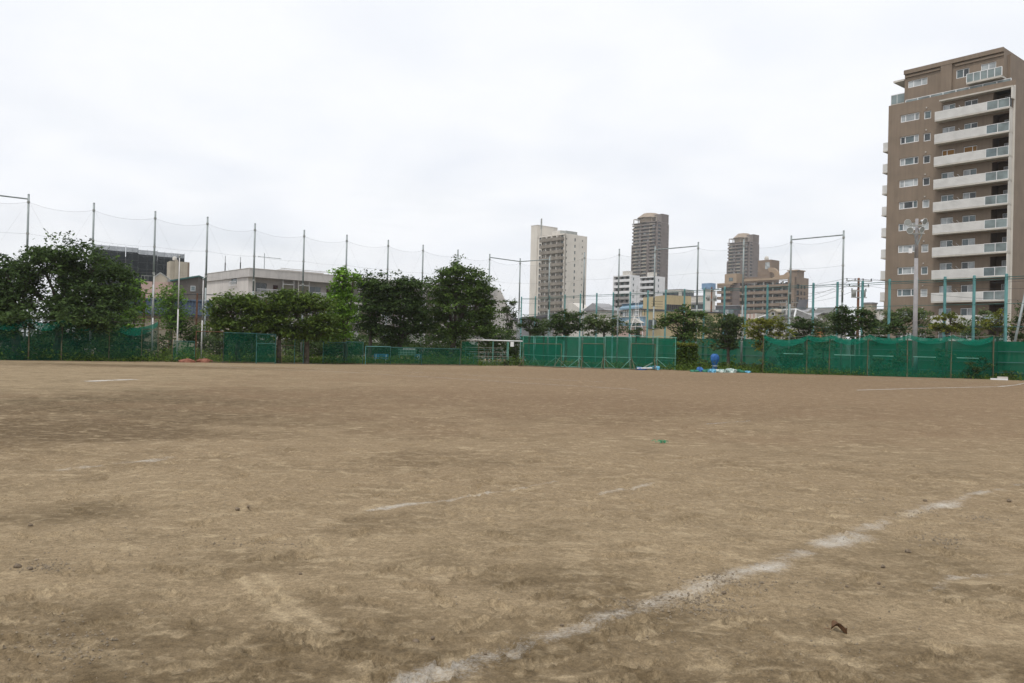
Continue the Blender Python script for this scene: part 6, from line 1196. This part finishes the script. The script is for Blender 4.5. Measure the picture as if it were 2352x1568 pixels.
for i, (px, py, rx, ry, base, m, lab) in enumerate(((1560, 838, 14, 10, 849, 'lf_mid', 'low bush at the left foot of the vine hedge'), (1607, 832, 16, 14, 848, 'lf_grey', 'bush between the vine hedge and the blue wrapped machine'), (1625, 838, 16, 9, 850, 'lf_mid', 'low bush left of the blue wrapped machine'), (1655, 841, 13, 7, 851, 'lf_mid', 'low bush right of the blue wrapped machine'), (1674, 833, 11, 13, 851, 'lf_bright', 'small leafy bright plant at the foot of the bushy tree'), (1706, 838, 9, 10, 852, 'lf_grey', 'grey-green bush at the foot of the sixth net pole'), (1733, 841, 12, 9, 854, 'lf_mid', 'low bush left of the vine-covered post'), (1757, 835, 14, 16, 856, 'lf_mid', 'tall weedy bush at the left end of the long net'), (2322, 860, 12, 10, 872, 'lf_dark', 'dark bush at the foot of the leaning pole'), (1188, 832, 10, 8, 839, 'lf_dark', 'dark bush at the right end of the bench terrace'), (1160, 835, 10, 6, 839.5, 'lf_dark', 'low bush in front of the bench terrace'))):
    tree('bush', lab, (px, base), [(px, py, rx, ry), (px + rx * .4, py + ry * .5, rx * .7, ry * .5), (px - rx * .5, py + ry * .5, rx * .6, ry * .5)], m, leaf=.085, dens=2.2, trunk=.035, cat='bush', group='bushes along the field edge', branchy=.4, spread=.14, per=26)
for px, py, rx, ry, Z, lab in ((1800, 822, 16, 22, 69, 'dark bush seen through the left end of the long net'), (1832, 812, 18, 26, 70, 'dark tall bush seen through the net right of the seventh pole'), (1878, 835, 20, 18, 68, 'low bush seen through the net left of the last pole'), (2020, 838, 22, 16, 67, 'low bush seen through the net left of the floodlight pole'), (2065, 820, 16, 24, 68, 'tall bush seen through the net beside the floodlight pole'), (2165, 822, 18, 24, 66, 'tall bush seen through the net right of the floodlight pole'), (2235, 838, 26, 18, 65, 'low bush seen through the right end of the long net')):
    tree('bush', lab, (px, 0), [(px, py, rx, ry), (px + 6, py + ry * .6, rx, ry * .5)], 'lf_dark', Z=Z, leaf=.11, dens=1.6, trunk=.06, cat='bush', group='bushes just behind the long net', branchy=.5, spread=.18)
def vine_hedge():
    a, b = gp(1551, 848.5), gp(1612, 850); T = empty('vine_hedge', a, 0, 'pipe frame overgrown with vines and yellowish tops', 'hedge'); d = b - a; h = zz(1560, 790, a.y); rnd = np.random.RandomState(77); n = 5200; u = rnd.rand(n) * .82; v = rnd.rand(n); lean = np.where(u < .2, (1 - v) * -.4, 0); x = d.x * u + lean * .3 + rnd.normal(size=n) * .05; y = d.y * u + rnd.normal(size=n) * .22; z = v * h * (1 - .05 * np.sin(u * 9)); keep = (vnoise(x, z, 1.2) > -.28) | (v > .9); P = np.stack([x, y, z], 1)[keep]
    link('foliage', leafmesh('foliage', P, rnd, .085, 'lf_weed', rnd.rand(len(P)), .1), T)
    n = 1500; u = rnd.rand(n) * .8; P = np.stack([d.x * u - .2 * rnd.rand(n), d.y * u + rnd.normal(size=n) * .3, h - .05 + rnd.normal(size=n) * .07], 1); link('top_foliage', leafmesh('top_foliage', P, rnd, .09, 'lf_yellow', rnd.rand(n) * .6 + .2, .8), T)
    for s in (.03, .4, .8): MB().tube(tuple(d * s), tuple(d * s + Vector((0, 0, h))), .03, n=6).build('post', M['olive'], T)
    MB().tube((0, 0, h), tuple(d * .8 + Vector((0, 0, h))), .03, n=6).build('top_bar', M['olive'], T)
vine_hedge()
def weeds():
    rnd = np.random.RandomState(9); P = []; t = []
    lines = [(lp[0], lp[-1], 26, .35), ((362, 830), (520, 833.2), 20, .5), ((520, 833.3), (700, 835.2), 24, .4), ((700, 835.3), (1098, 839.3), 18, .35), ((1098, 839.8), (1200, 839.5), 30, .3), ((1200, 840), (1550, 850), 14, .22), ((1550, 850.5), (1754, 857), 34, .3), ((1754, 857), (2285, 871), 26, .28), ((2285, 871), (2360, 874.5), 26, .35)]
    for p0, p1, den, hh in lines:
        a, b = gp(*p0), gp(*p1); L_ = (b - a).length; n = int(L_ * den * 6); u = rnd.rand(n); w = np.abs(rnd.normal(size=n)) * .55; x = a.x + (b.x - a.x) * u; y = a.y + (b.y - a.y) * u + w; h = np.abs(rnd.normal(size=n)) * hh * (1 + 1.2 * vnoise(x, y * 0, .5)); P.append(np.stack([x + rnd.normal(size=n) * .1, y, np.abs(h)], 1))
    P = np.concatenate(P); o = link('weeds', leafmesh('weeds', P, rnd, .075, 'lf_weed', rnd.rand(len(P)), .2, .35)); tag(o, 'green weeds growing along the foot of the nets', 'weeds', kind='stuff')
    # ground cover behind the left nets
    n = 26000; u = rnd.rand(n); w = rnd.rand(n) * 9; a, b = gp(*lp[0]), gp(1098, 839); x = a.x + (b.x - a.x) * u + rnd.normal(size=n) * .2; y = a.y + (b.y - a.y) * u + .4 + w; z = np.abs(rnd.normal(size=n)) * .28 * (1 + 1.5 * vnoise(x, y, .4)); P = np.stack([x, y, np.abs(z)], 1)
    o = link('undergrowth', leafmesh('undergrowth', P, rnd, .10, 'lf_weed', rnd.rand(n), .3, .4)); tag(o, 'green undergrowth on the verge behind the left-hand nets', 'undergrowth', kind='stuff')
    n = 14000; u = rnd.rand(n); w = rnd.rand(n) * 9; a, b = gp(1200, 840), gp(2360, 874); x = a.x + (b.x - a.x) * u; y = a.y + (b.y - a.y) * u + .5 + w; z = np.abs(rnd.normal(size=n)) * .22; P = np.stack([x, y, z], 1)
    o = link('undergrowth', leafmesh('undergrowth', P, rnd, .10, 'lf_weed', rnd.rand(n), .3, .4)); tag(o, 'green undergrowth on the verge behind the right-hand nets', 'undergrowth', kind='stuff')
weeds()
M['verge'] = mat('verge_soil', (.10, .10, .06), .95, .3, .8, c2=(.05, .06, .03))
def verge(pts, lab):
    V = []; F_ = []
    for i, p in enumerate(pts): g_ = gp(*p); V += [(g_.x, g_.y + .15, .012), (g_.x * 1.25, g_.y * 1.25 + 8, .012)]
    for i in range(len(pts) - 1): F_.append((2 * i, 2 * i + 2, 2 * i + 3, 2 * i + 1))
    mb = MB(); mb.v = V; mb.f = F_; tag(mb.build('grass_verge', M['verge']), kind='structure')
verge([(-200, 825.5), (0, 827), (176, 828.2), (362, 829.3), (512, 833), (632, 834.5), (833, 836.3), (966, 838), (1098, 839.3), (1200, 839), (1288, 843.7), (1385, 846.3), (1510, 848), (1658, 852), (1754, 856), (1935, 861), (2119, 866.8), (2280, 870.5), (2420, 876)], '')
# ------------------------------------------------------------------ thin summer haze over the town
def haze():
    m = bpy.data.materials.new('haze'); m.use_nodes = True; nt = m.node_tree; N = nt.nodes; N.remove(N['Principled BSDF']); v = N.new('ShaderNodeVolumePrincipled'); v.inputs['Color'].default_value = (.93, .96, 1, 1); v.inputs['Density'].default_value = HAZE; v.inputs['Anisotropy'].default_value = .2
    nt.links.new(v.outputs[0], N['Material Output'].inputs['Volume'])
    o = MB().box(-1402, 1402, -152, 1602, -1.2, 140).build('haze', m); tag(o, 'thin pale summer haze over the field and town', 'haze', kind='stuff')
HAZE = .00015
haze()
